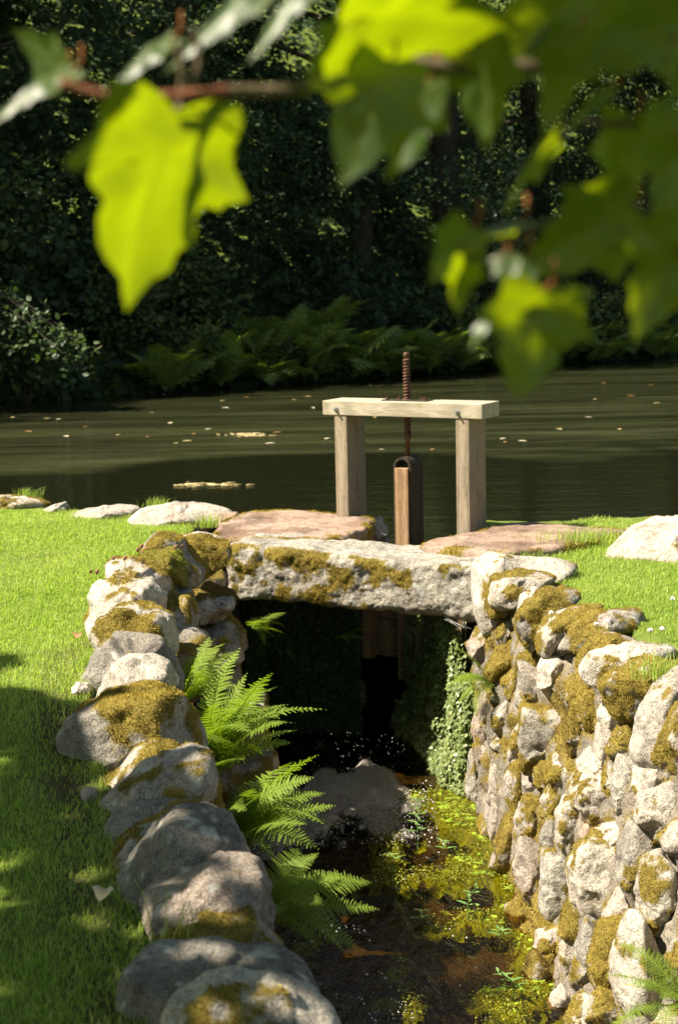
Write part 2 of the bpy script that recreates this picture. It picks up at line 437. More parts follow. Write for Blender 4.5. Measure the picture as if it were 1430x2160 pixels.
def make_ground():
    xs = np.unique(np.concatenate([np.linspace(-3, 3, 151), np.linspace(-40, 40, 101), np.array([-900, -500, -250, -120, -70, 70, 120, 250, 500, 900])]))
    ys = np.unique(np.concatenate([np.linspace(2, 12, 160), np.linspace(-8, 60, 150), np.array([-900, -400, -150, -60, -25, 80, 120, 220, 450, 900])]))
    X, Y = np.meshgrid(xs, ys); X = X.ravel(); Y = Y.ravel()
    Z = ground_z(X, Y); nx = len(xs)
    i = np.arange(len(ys) - 1)[:, None] * nx + np.arange(nx - 1)[None, :]; i = i.ravel()
    Q = np.stack([i, i + 1, i + nx + 1, i + nx], 1)
    soil = np.clip(sstep(-.06, -.15, Z) * (Y < 15), 0, 1)
    soil = np.maximum(soil, .8 * sstep(.12, .03, np.abs(X - (xl(Y) - .46))) * (Y < 8))
    o = obj('ground', mesh('ground', np.stack([X, Y, Z], 1), [Q], M_LAWN, attrs={'soil': soil}))
    tag(o, kind='structure')
make_ground()

def flat_poly(name, pts, z, mat):
    bm = bmesh.new(); vs = [bm.verts.new((x, y, z)) for x, y in pts]; bm.faces.new(vs)
    return bm_obj(name, bm, mat)
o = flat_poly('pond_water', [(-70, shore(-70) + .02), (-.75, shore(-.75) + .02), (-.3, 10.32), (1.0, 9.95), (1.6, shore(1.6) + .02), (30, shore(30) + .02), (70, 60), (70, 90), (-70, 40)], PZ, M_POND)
tag(o, kind='structure')
ys = np.linspace(-6, 10.1, 40)
pts = [(float(xt(y)) + .3, y) for y in ys] + [(float(xl(y)) - .2, y) for y in ys[::-1]]
bm = bmesh.new(); L = [bm.verts.new((a, b, WZ)) for a, b in pts]
for k in range(39): bm.faces.new((L[k], L[k + 1], L[79 - k - 1], L[79 - k]))
tag(bm_obj('stream_water', bm, M_STREAM), kind='structure')

# ------------------------------------------------------------------ rocks
def vnorm(V, T):
    n = np.cross(V[T[:, 1]] - V[T[:, 0]], V[T[:, 2]] - V[T[:, 0]])
    N = np.zeros_like(V)
    for k in range(3): np.add.at(N, T[:, k], n)
    return N / (np.linalg.norm(N, axis=1)[:, None] + 1e-12)
def poly_radius(P, c, n=180):
    th = np.arange(n) * 2 * math.pi / n - math.pi
    d = np.stack([np.cos(th), np.sin(th)], 1); A = P - c; B = np.roll(P, -1, 0) - c; E = B - A
    r = np.zeros(n)
    for a, e in zip(A, E):
        den = d[:, 0] * e[1] - d[:, 1] * e[0]; den = np.where(abs(den) < 1e-12, 1e-12, den)
        t = (a[0] * e[1] - a[1] * e[0]) / den
        u = (a[0] * d[:, 1] - a[1] * d[:, 0]) / den
        ok = (u >= -1e-6) & (u <= 1 + 1e-6) & (t > 0)
        r = np.where(ok, np.maximum(r, t), r)
    for _ in range(2):
        r = (np.roll(r, 1) + 2 * r + np.roll(r, -1)) / 4
    return th, r
def tufts(V, T, mask, dens, length, rng, wid=.22):
    a = V[T[:, 0]]; b = V[T[:, 1]]; c = V[T[:, 2]]
    n = np.cross(b - a, c - a); ar = np.linalg.norm(n, axis=1) / 2; n /= (2 * ar[:, None] + 1e-12)
    w = ar * mask[T].mean(1); tot = w.sum(); k = int(tot * dens)
    if k < 5: return None
    i = rng.choice(len(T), k, p=w / tot)
    u = rng.random(k); v = rng.random(k); f = u + v > 1; u[f] = 1 - u[f]; v[f] = 1 - v[f]
    P = a[i] + (b - a)[i] * u[:, None] + (c - a)[i] * v[:, None]
    D = n[i] * .8 + rng.normal(0, .5, (k, 3)); D /= np.linalg.norm(D, axis=1)[:, None]
    L = length * rng.uniform(.4, 1.3, k)
    S = np.cross(D, rng.normal(0, 1, (k, 3))); S /= np.linalg.norm(S, axis=1)[:, None]
    W = (L * wid)[:, None]
    P = P - n[i] * .002
    Vv = np.stack([P - S * W, P + S * W, P + D * L[:, None]], 1).reshape(-1, 3)
    return Vv, np.arange(3 * k).reshape(-1, 3)
def rock(name, poly, Yc, dr, seed, parent=None, mat=None, moss=.2, lichen=0.0, n=3.0, rough=1.0, sub=5, mossbias=.6, mossmat=None,
         zbase=None, cuts=10, darken=.35, tuft=1.0, mosslen=.011, label=None, mossdir=(0, 0, 1), mfreq=5.0):
    """one rock: outline (x,z) at distance Yc, thickness 2*dr along Y"""
    rng = np.random.default_rng(seed)
    P = np.asarray(poly, float)
    x, y = P[:, 0], P[:, 1]; x2, y2 = np.roll(x, -1), np.roll(y, -1); cr = x * y2 - x2 * y; A = cr.sum() / 2
    c = np.array([((x + x2) * cr).sum(), ((y + y2) * cr).sum()]) / (6 * A)
    th, R = poly_radius(P, c); R = np.where(R < 1e-4, R[R > 1e-4].min(), R)
    q, T = ico(sub); rho = np.hypot(q[:, 0], q[:, 2]); k = (np.abs(rho) ** n + np.abs(q[:, 1]) ** n) ** (-1 / n)
    phi = np.arctan2(q[:, 2], q[:, 0])
    Rf = np.interp(phi, np.append(th, math.pi), np.append(R, R[0]))
    s = float(np.sqrt(abs(A)))
    p = np.stack([np.cos(phi) * rho * k, q[:, 1] * k, np.sin(phi) * rho * k], 1)
    for _ in range(cuts):                                     # chipped facets, mostly on the faces
        d = rng.normal(0, 1, 3); d[1] = -abs(d[1]) * 1.3; d /= np.linalg.norm(d); off = rng.uniform(.74, .96)
        m = np.maximum(p @ d - off, 0); p = p - d * (m * .92)[:, None]
    lo = p * 1.0 + rng.uniform(-50, 50, 3)
    disp = .075 * fbm(lo * 1.6, seed, 2) + .022 * fbm(lo * 5.5, seed + 9, 3)
    V = np.stack([p[:, 0] * Rf, p[:, 1] * dr, p[:, 2] * Rf], 1)
    dirn = V / (np.linalg.norm(V, axis=1)[:, None] + 1e-9)
    V = V + dirn * (disp * s * .75 * rough)[:, None]
    W = V + np.array([c[0], Yc, c[1]])
    ridg = 1 - np.abs(fbm(W * 11 + seed, seed + 3, 3))
    V = V + dirn * (rough * (.005 * fbm(W * 26, seed + 5, 4) - .006 * sstep(.75, 1.0, ridg) * .8))[:, None]
    W = V + np.array([c[0], Yc, c[1]]); N = vnorm(V, T)
    md = np.asarray(mossdir, float); md /= np.linalg.norm(md)
    mn = fbm(W * mfreq + 31, 77, 5, .62)
    mk = sstep(-.03, .17, mn * .95 + mossbias * (N @ md - .35) + (min(moss, .5 + (moss - .5) * .6) - .54) * 1.9)
    mk = mk * (moss > 0)
    lk = sstep(.50, .56, fbm(W * 24 + 5, 99, 3) * .75 + (lichen - .5) * .55) * (lichen > 0) * sstep(.0, .4, N[:, 2] + .25 * (N[:, 1] < -.2)) * (1 - mk)
    dk = np.clip(darken * sstep(.3, -.8, N[:, 2]) + darken * .6 * sstep(.1, .6, fbm(W * 4, 55, 3)), 0, 1)  # darker on downward faces and in random patches
    thick = np.where(mk > .3, .004, 0) * mk
    V = V + N * thick[:, None]
    o = obj(name, mesh(name, V, [T], mat or M_GRANITE, attrs={'moss': mk, 'lichen': lk, 'darken': dk}), parent)
    o.location = np.array([c[0], Yc, c[1]]) - (np.array(parent.matrix_basis.translation) if parent else 0)
    if label: o["label"] = label
    if tuft > 0 and moss > 0:
        r = tufts(V, T, np.where(mk > .55, mk, 0), 62000 * tuft, mosslen * .78, rng)
        if r is not None:
            obj('moss', mesh('moss', r[0], [r[1]], mossmat or M_MOSS, smooth=False), o)
    return o
def pxpoly(pts, Y):
    out = []
    for a, b in pts:
        w = at(a, b, Y); out.append((w[0], w[2]))
    return np.array(out)
def conv(key, pts):
    x0, y0, s = {'A': (960, 1160, 3.043), 'B': (960, 1440, 3.043), 'C': (960, 1640, 3.043), 'D': (960, 1860, 3.043),
                 'E': (0, 1560, 1.986), 'F': (0, 1000, 1.986), 'G': (120, 1100, 3.575), 'H': (1000, 1040, 3.3256), 'P': (0, 0, 1.0)}[key]
    return [(x0 + a / s, y0 + b / s) for a, b in pts]

# right-hand wall: every stone at the place where its line of sight meets the battered face
def wall_depth(px, py):
    d = ray(px, py); lo = 3.0
    for Y in np.arange(3.5, 9.6, .02):
        Pn = CAM + d * (Y / d[1]); t = (Pn[2] - WZ) / 1.3
        X = float(xb(Y)) + (float(xt(Y)) - float(xb(Y))) * t
        if Pn[0] <= X and lo == 3.0 and Y > 4.0:
            pass
        if Pn[0] >= X: lo = Y; break
    else:
        lo = 8.6
    zt = -.04; dz = (zt - CAM[2]) / d[2] * d[1]
    return max(lo, dz) if dz < 9.2 else lo
RW = [
 ('A', [(140,110),(230,55),(400,75),(620,88),(760,125),(640,170),(400,480),(205,500),(160,380)], dict(moss=.2, mat='P', Y=8.25, rough=.35, cuts=3)),
 ('A', [(250,190),(400,150),(560,170),(600,190),(560,240),(300,420),(215,420),(230,300)], dict(moss=.85)),
 ('A', [(255,230),(340,200),(620,192),(650,215),(500,260),(420,330),(380,400),(300,400),(245,330)], dict(moss=.3)),
 ('A', [(220,370),(300,360),(380,420),(300,490),(235,500)], dict(moss=.1)),
 ('A', [(400,270),(520,225),(730,240),(700,275),(500,300),(420,340)], dict(moss=.9)),
 ('A', [(390,450),(430,310),(500,255),(555,280),(500,350),(440,440),(420,515)], dict(moss=.05, mat='P')),
 ('A', [(430,400),(560,290),(640,275),(760,285),(810,320),(700,380),(600,420),(560,560),(520,650),(440,560),(420,480)], dict(moss=.9)),
 ('A', [(545,560),(580,460),(640,430),(760,390),(930,380),(900,410),(720,460),(650,560),(600,680),(560,640)], dict(moss=.6)),
 ('A', [(640,600),(680,480),(760,440),(860,430),(780,480),(700,600),(690,670),(640,650)], dict(moss=.6, mat='P')),
 ('A', [(690,620),(760,500),(860,430),(1000,410),(1150,410),(1225,490),(1100,525),(900,500),(860,560),(780,650),(720,670)], dict(moss=.45)),
 ('A', [(810,730),(860,600),(960,545),(1060,560),(1150,600),(1050,640),(900,690),(840,770)], dict(moss=.62)),
 ('A', [(830,760),(900,680),(1150,625),(1370,650),(1390,700),(1200,740),(1050,840),(970,910),(870,880),(830,800)], dict(moss=.22, mat='P')),
 ('A', [(970,880),(1040,800),(1250,720),(1430,760),(1420,860),(1250,930),(1140,1140),(1020,1030)], dict(moss=.55)),
 ('A', [(30,600),(95,470),(160,455),(190,500),(110,570),(60,640)], dict(moss=.3)),
 ('A', [(85,620),(150,500),(250,505),(285,620),(250,700),(200,755),(110,690)], dict(moss=.15)),
 ('A', [(45,690),(90,640),(140,700),(120,800),(60,800)], dict(moss=.1)),
 ('A', [(265,550),(300,460),(380,440),(410,510),(330,570),(310,650),(280,610)], dict(moss=.6)),
 ('A', [(205,780),(280,640),(420,540),(445,600),(390,730),(300,810),(220,860)], dict(moss=.92)),
 ('A', [(375,710),(410,600),(450,575),(480,640),(430,700),(390,740)], dict(moss=.25)),
 ('A', [(210,870),(260,790),(315,805),(315,880),(240,900)], dict(moss=.2)),
 ('A', [(410,700),(500,640),(570,680),(570,790),(400,810)], dict(moss=.88)),
 ('A', [(400,980),(415,740),(520,750),(610,930),(575,1070),(450,1035)], dict(moss=.3)),
 ('A', [(520,880),(570,720),(640,690),(725,730),(750,810),(710,930),(640,1010),(590,920)], dict(moss=.3, mat='P')),
 ('A', [(305,850),(400,770),(415,900),(395,990),(330,940)], dict(moss=.65)),
 ('A', [(720,960),(770,860),(830,790),(890,890),(850,950),(760,1000)], dict(moss=.75)),
 ('B', [(45,180),(55,50),(135,110),(120,350),(80,350)], dict(moss=.35)),
 ('B', [(115,310),(150,150),(190,0),(250,110),(260,290),(245,440),(200,430),(140,410)], dict(moss=.2)),
 ('B', [(125,420),(200,420),(255,450),(240,625),(200,610),(155,520)], dict(moss=.15)),
 ('B', [(225,100),(310,50),(360,130),(260,175)], dict(moss=.85)),
 ('B', [(245,200),(330,130),(418,180),(370,300),(300,345),(245,285)], dict(moss=.4)),
 ('B', [(230,400),(330,320),(355,450),(270,480)], dict(moss=.35)),
 ('B', [(340,470),(370,330),(420,175),(448,280),(435,500),(385,535)], dict(moss=.42)),
 ('B', [(430,390),(445,185),(560,210),(700,175),(780,350),(710,460),(570,570),(500,570),(440,520)], dict(moss=.42)),
 ('B', [(580,545),(640,450),(720,410),(740,475),(660,540),(610,610)], dict(moss=.35)),
 ('B', [(770,150),(840,75),(930,100),(950,190),(895,320),(820,300)], dict(moss=.66, mat='P')),
 ('B', [(920,200),(960,145),(1070,230),(1005,310),(935,290)], dict(moss=.15, mat='P')),
 ('B', [(700,330),(760,120),(800,200),(810,300),(880,330),(800,460),(740,450)], dict(moss=.86, mossmat='B')),
 ('B', [(595,625),(650,525),(740,480),(778,560),(750,730),(680,760),(620,670)], dict(moss=.2, mat='P')),
 ('B', [(735,690),(780,540),(905,395),(900,520),(840,650),(785,770)], dict(moss=.25)),
 ('B', [(840,660),(900,480),(910,290),(985,320),(1005,460),(965,720)], dict(moss=.3, mat='P')),
 ('B', [(765,810),(830,630),(965,630),(995,780),(1030,875),(920,910),(850,880)], dict(moss=.15, mat='P')),
 ('B', [(955,660),(1000,440),(1050,500),(1030,750),(990,800)], dict(moss=.85)),
 ('B', [(990,430),(1080,250),(1160,300),(1170,500),(1060,490)], dict(moss=.55, mat='P')),
 ('B', [(1145,470),(1180,250),(1285,60),(1430,-35),(1470,60),(1410,250),(1310,560),(1200,550)], dict(moss=.15)),
 ('B', [(1285,490),(1380,270),(1440,150),(1480,500),(1410,680),(1340,590)], dict(moss=.5)),
 ('B', [(1010,650),(1050,500),(1170,530),(1155,770),(1095,910),(1015,830)], dict(moss=.4)),
 ('B', [(1145,710),(1165,580),(1300,560),(1350,680),(1290,770),(1180,790)], dict(moss=.3, mat='P')),
 ('B', [(1150,570),(1200,510),(1260,570),(1190,610)], dict(moss=.2)),
 ('B', [(1170,890),(1190,755),(1380,680),(1470,740),(1470,910),(1340,1090),(1240,980)], dict(moss=.55)),
 ('B', [(70,650),(95,440),(165,550),(175,810),(100,910),(75,770)], dict(moss=.4)),
 ('B', [(205,870),(225,640),(255,475),(345,485),(310,560),(340,900),(275,1010),(225,970)], dict(moss=.3)),
 ('B', [(315,640),(370,530),(440,520),(480,590),(440,770),(385,830),(325,710)], dict(moss=.66)),
 ('B', [(435,650),(490,580),(540,620),(530,710),(460,750)], dict(moss=.2)),
 ('B', [(495,560),(560,510),(610,640),(610,750),(560,770),(515,650)], dict(moss=.25)),
 ('B', [(560,770),(620,670),(700,760),(670,860),(640,890),(585,850)], dict(moss=.25)),
 ('B', [(395,890),(450,750),(555,750),(600,880),(570,1020),(480,1040),(415,970)], dict(moss=.9)),
 ('C', [(540,415),(600,265),(665,305),(688,475),(580,485)], dict(moss=.05)),
 ('C', [(662,455),(655,250),(700,150),(785,145),(860,280),(810,400),(790,500),(748,590),(690,540)], dict(moss=.35, mat='P')),
 ('C', [(800,370),(840,285),(900,345),(905,405),(830,448)], dict(moss=.0, mat='R')),
 ('C', [(910,440),(955,325),(1085,290),(1110,360),(955,470)], dict(moss=.2, mat='P')),
 ('C', [(750,650),(795,495),(900,395),(1095,360),(1070,600),(1070,760),(970,910),(880,910),(785,810)], dict(moss=.4, mat='P')),
 ('C', [(380,620),(425,420),(480,430),(575,495),(558,840),(540,880),(440,750)], dict(moss=.2)),
 ('C', [(545,725),(565,490),(690,525),(758,600),(740,890),(690,930),(620,890),(555,840)], dict(moss=.25)),
 ('C', [(100,640),(115,460),(170,270),(255,320),(280,500),(225,715)], dict(moss=.93)),
 ('C', [(235,560),(275,420),(330,270),(405,270),(430,400),(390,630),(300,660)], dict(moss=.88, mossmat='B')),
 ('C', [(1060,650),(1055,520),(1140,320),(1215,365),(1340,480),(1220,690),(1210,870),(1130,810)], dict(moss=.35)),
 ('C', [(1190,710),(1215,575),(1345,510),(1470,700),(1440,1010),(1365,1090),(1255,1040),(1185,905)], dict(moss=.4)),
 ('C', [(960,910),(1060,740),(1150,830),(1160,990),(1000,1010)], dict(moss=.3, mat='P')),
 ('C', [(1320,410),(1450,290),(1490,620),(1395,570)], dict(moss=.3)),
 ('C', [(215,760),(285,670),(355,690),(430,780),(350,890),(240,880)], dict(moss=.95, mossmat='G')),
 ('C', [(330,870),(420,780),(530,900),(510,1010),(380,1110),(330,1000)], dict(moss=.92, mossmat='B')),
 ('D', [(495,250),(520,215),(555,230),(545,275),(510,290)], dict(moss=.0)),
 ('D', [(550,280),(575,195),(650,260),(630,310)], dict(moss=.85)),
 ('D', [(505,480),(535,355),(690,285),(710,400),(650,510),(520,560)], dict(moss=.45, mat='P')),
 ('D', [(680,450),(690,280),(755,140),(825,160),(880,270),(810,400),(750,530),(710,610)], dict(moss=.7)),
 ('D', [(790,430),(850,260),(950,290),(910,500),(900,710),(840,730),(750,630)], dict(moss=.2)),
 ('D', [(870,550),(950,300),(1150,270),(1140,480),(1070,570),(1070,700),(900,710)], dict(moss=.93)),
 ('D', [(1030,570),(1135,280),(1205,270),(1285,470),(1390,560),(1390,870),(1300,970),(1110,930)], dict(moss=.22)),
 ('D', [(430,740),(450,600),(510,470),(560,530),(700,600),(660,840),(650,980),(460,980)], dict(moss=.95, mossmat='B')),
 ('D', [(600,785),(690,690),(770,740),(750,850),(650,870)], dict(moss=.1, mat='P')),
 ('D', [(720,890),(785,765),(880,735),(880,980),(735,980)], dict(moss=.35, mat='P')),
 ('D', [(840,850),(940,730),(1085,775),(1120,930),(1000,1000),(850,980)], dict(moss=.7)),
 ('D', [(1350,530),(1415,410),(1490,410),(1490,790),(1400,730)], dict(moss=.35)),
 ('D', [(370,430),(430,320),(500,270),(570,330),(510,470),(410,540)], dict(moss=.92)),
 ('D', [(335,690),(365,610),(430,550),(490,600),(460,740),(380,760)], dict(moss=.95, mossmat='B')),
 ('D', [(1280,960),(1390,800),(1500,760),(1500,1000),(1300,1050)], dict(moss=.3)),
]
MM = {'P': M_PALE, 'R': M_SLABR, None: M_GRANITE}
MO = {'B': M_MOSSB, 'G': M_MOSSG, None: M_MOSS}
rwall = thing('drystone_wall', (1.15, 6.8, -.6), 'sunlit dry stone wall of rounded mossy boulders lining the right side of the stream', 'stone wall')
for i, (key, pts, kw) in enumerate(RW):
    pp = conv(key, pts); kw = dict(kw)
    cx = sum(p[0] for p in pp) / len(pp); cy = sum(p[1] for p in pp) / len(pp)
    Y = kw.pop('Y', None) or wall_depth(cx, cy)
    pl = pxpoly(pp, Y); w = np.ptp(pl[:, 0]); h = np.ptp(pl[:, 1]); s = math.sqrt(w * h)
    big = math.hypot(w, h) * FPX / Y > 85
    mossv = kw['moss']
    rock('stone', (pl - pl.mean(0)) * 1.19 + pl.mean(0), Y, max(.08, s * .5), 100 + i, rwall, MM[kw.get('mat')], moss=mossv, sub=5 if big else 4, n=2.8,
         mossmat=MO[kw.get('mossmat')], mossdir=(-.5, -.5, .8), mossbias=.45, lichen=.25, mfreq=9.0, darken=.25, rough=kw.get('rough', .75), cuts=kw.get('cuts', 10))
# packed rubble and moss behind and between the stones
ny_, nz_ = 150, 60; yy_, tt_ = np.meshgrid(np.linspace(4.2, 8.5, ny_), np.linspace(0, .97, nz_)); yy_ = yy_.ravel(); tt_ = tt_.ravel()
W_ = np.stack([xb(yy_) + (xt(yy_) - xb(yy_)) * tt_ - .012, yy_, WZ - .05 + 1.3 * tt_], 1); W_[:, 0] += .035 * fbm(W_ * 7, 4, 3) + .012 * fbm(W_ * 28, 9, 2)
i = (np.arange(nz_ - 1)[:, None] * ny_ + np.arange(ny_ - 1)[None, :]).ravel(); fq = np.stack([i, i + ny_, i + ny_ + 1, i + 1], 1)
fm = sstep(.0, .4, fbm(W_ * 6, 71, 4)); z0_ = np.zeros(len(W_))
o = wpart('rubble_fill', W_, [fq], M_GRANITE, rwall, attrs={'moss': fm, 'lichen': z0_, 'darken': z0_ + .5})
r_ = tufts(W_ - W_.mean(0), np.concatenate([fq[:, [0, 1, 2]], fq[:, [0, 2, 3]]]), np.where(fm > .5, fm, 0), 16000, .012, np.random.default_rng(4))
obj('moss', mesh('moss', r_[0], [r_[1]], M_MOSSB, smooth=False), o)

rng = np.random.default_rng(5)
for k in range(15):                                            # the wall's near end, just past the border of the photograph
    Y = 5.05 - .28 * (k // 3); t = (.2, .55, .92)[k % 3] + rng.uniform(-.05, .05)
    X = float(xb(Y)) + (float(xt(Y)) - float(xb(Y))) * t + .06 + (.10 if Y > 4.6 else 0); z = WZ + 1.3 * t
    w, h = rng.uniform(.17, .24, 2); a = np.arange(8) * math.pi / 4; pl = np.stack([X + w * np.cos(a), z + h * np.sin(a)], 1)
    px_, py_, _ = project(np.array([[X - w, Y, z]]))
    if px_[0] > 1440 or py_[0] > 2200: rock('stone', pl, Y, .17, 400 + k, rwall, M_GRANITE, moss=.45, sub=4, tuft=.5, darken=.4)

# left-hand wall: big coping boulders, far to near
LW = [
 ('G', [(930,130),(1040,100),(1200,125),(1290,185),(1310,300),(1140,450),(1030,400),(950,270)], 8.55, .26, dict(moss=.72)),
 ('G', [(585,260),(640,175),(740,100),(840,95),(935,150),(1065,260),(1130,380),(1120,490),(1000,530),(800,480),(680,330)], 8.1, .26, dict(moss=.66)),
 ('G', [(580,290),(700,225),(880,225),(990,330),(980,450),(900,470),(740,400)], 7.85, .20, dict(moss=.74, mossmat='G')),
 ('G', [(315,360),(390,300),(560,295),(700,350),(860,420),(860,580),(700,600),(430,520),(330,430)], 7.6, .22, dict(moss=.5, mat='P')),
 ('G', [(200,800),(238,670),(232,545),(285,475),(420,462),(560,455),(700,475),(810,580),(815,720),(600,800),(400,860),(265,870)], 7.1, .26, dict(moss=.2, mat='P')),
 ('G', [(265,900),(325,760),(470,655),(620,650),(780,685),(865,740),(910,880),(910,1020),(820,1060),(600,1040),(400,1010),(300,980)], 6.72, .24, dict(moss=.5, mat='P')),
 ('G', [(185,1170),(240,1065),(330,945),(420,875),(580,885),(740,885),(805,970),(905,1080),(955,1220),(935,1350),(860,1420),(700,1440),(300,1440),(195,1380)], 6.25, .22, dict(moss=.22, dark=1)),
 ('G', [(250,1400),(320,1185),(420,1095),(560,1030),(700,1045),(825,1085),(865,1170),(890,1360),(700,1480),(400,1480)], 6.0, .20, dict(moss=.08, lichen=.2)),
 ('F', [(248,1090),(285,1015),(430,935),(540,905),(680,915),(775,975),(800,1050),(855,1120),(865,1200),(700,1290),(440,1300),(285,1265),(250,1170)], 5.35, .27, dict(moss=.56)),
 ('E', [(345,395),(365,290),(430,180),(530,75),(640,30),(730,55),(760,130),(700,300),(500,440),(400,460)], 4.98, .22, dict(moss=.5)),
 ('E', [(370,320),(470,220),(560,155),(700,78),(800,50),(885,78),(920,150),(912,310),(800,400),(500,430),(400,420)], 4.72, .22, dict(moss=.3, lichen=.35)),
 ('E', [(420,440),(448,345),(560,285),(700,265),(845,278),(860,360),(650,480),(480,560),(428,520)], 4.5, .2, dict(moss=.04, dark=1)),
 ('E', [(432,610),(445,500),(560,395),(720,332),(770,350),(760,500),(620,640),(500,670)], 4.3, .18, dict(moss=.62)),
 ('E', [(495,560),(590,440),(720,325),(850,290),(955,325),(1015,430),(1055,540),(1105,640),(1050,820),(700,900),(510,890)], 4.05, .22, dict(moss=.1, lichen=.62, dark=1)),
 ('E', [(560,715),(640,605),(780,585),(900,515),(1050,545),(1125,640),(1155,760),(1140,880),(900,930),(700,930),(585,890)], 3.82, .2, dict(moss=.06, warm=1)),
 ('E', [(630,900),(690,825),(860,765),(1060,750),(1115,830),(1200,915),(1150,1010),(900,1040),(640,990)], 3.62, .16, dict(moss=.72)),
 ('E', [(465,1200),(515,1000),(555,928),(640,908),(1000,912),(1230,915),(1295,980),(1350,1120),(1370,1300),(900,1400),(480,1400)], 3.34, .17, dict(moss=.04, lichen=.42, dark=1)),
 ('E', [(670,1240),(735,1105),(850,1045),(1000,1035),(1130,1015),(1265,1075),(1400,1170),(1440,1340),(1000,1500),(690,1480)], 3.08, .16, dict(moss=.12, lichen=.45)),
]
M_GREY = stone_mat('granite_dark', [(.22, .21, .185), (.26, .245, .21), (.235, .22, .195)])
M_WARM = stone_mat('granite_warm', [(.29, .245, .205), (.29, .245, .205)])
lwall = thing('drystone_wall', (-.6, 5.8, 0), 'row of big grey coping boulders edging the left side of the stream beside the lawn', 'stone wall')
for i, (key, pts, Y, dr, kw) in enumerate(LW):
    pl = pxpoly(conv(key, pts), Y)
    m = M_GREY if kw.get('dark') else M_WARM if kw.get('warm') else MM[kw.get('mat')]
    rock('coping_stone', pl, Y, dr, 300 + i, lwall, m, moss=kw['moss'], lichen=kw.get('lichen', .3), n=3.1, mossmat=MO[kw.get('mossmat')],
         mossbias=.5, darken=.25, mosslen=.012, mossdir=(-.15, -.25, 1), mfreq=4.0, rough=.9 if i < 8 else .8)
LF = [
 ('G', [(830,480),(900,540),(1000,540),(1050,700),(1060,850),(1000,1000),(900,1010),(880,800)], 7.7, .25, .8),
 ('G', [(1000,530),(1110,490),(1240,530),(1345,560),(1345,650),(1250,730),(1130,790),(1040,780)], 8.5, .28, .6),
 ('G', [(1040,800),(1300,745),(1400,850),(1430,1000),(1300,1090),(1000,1060)], 8.4, .3, .55),
 ('G', [(1080,1090),(1360,1080),(1400,1250),(1150,1250)], 8.4, .3, .4),
 ('G', [(900,1000),(1060,1030),(1100,1250),(920,1260)], 7.6, .3, .4),
 ('G', [(1000,1250),(1400,1230),(1420,1480),(1000,1480)], 8.3, .3, .4),
 ('P', [(420,1480),(560,1470),(570,1580),(430,1600)], 8.2, .3, .4),
 ('P', [(430,1590),(580,1580),(590,1720),(440,1720)], 8.1, .3, .5),
]
for i, (key, pts, Y, dr, ms) in enumerate(LF):
    rock('stone', pxpoly(conv(key, pts), Y), Y, dr, 500 + i, lwall, M_GRANITE, moss=ms, darken=.8, mossmat=M_MOSSB if i % 2 else M_MOSS, mossdir=(.5, -.4, .7))
rng = np.random.default_rng(15)
for k in range(40):                                            # the face below the coping, seen from over the stream
    Y = 3.0 + 5.2 * k / 40 + rng.uniform(-.1, .1); z = rng.uniform(-1.3, -.2); X = float(xl(Y)) - .10
    w, h = rng.uniform(.13, .2, 2); a = np.arange(8) * math.pi / 4
    rock('stone', np.stack([X + w * np.cos(a), z + h * np.sin(a)], 1), Y, .2, 560 + k, lwall, M_GRANITE, moss=.45, sub=4, tuft=.35, darken=.7)

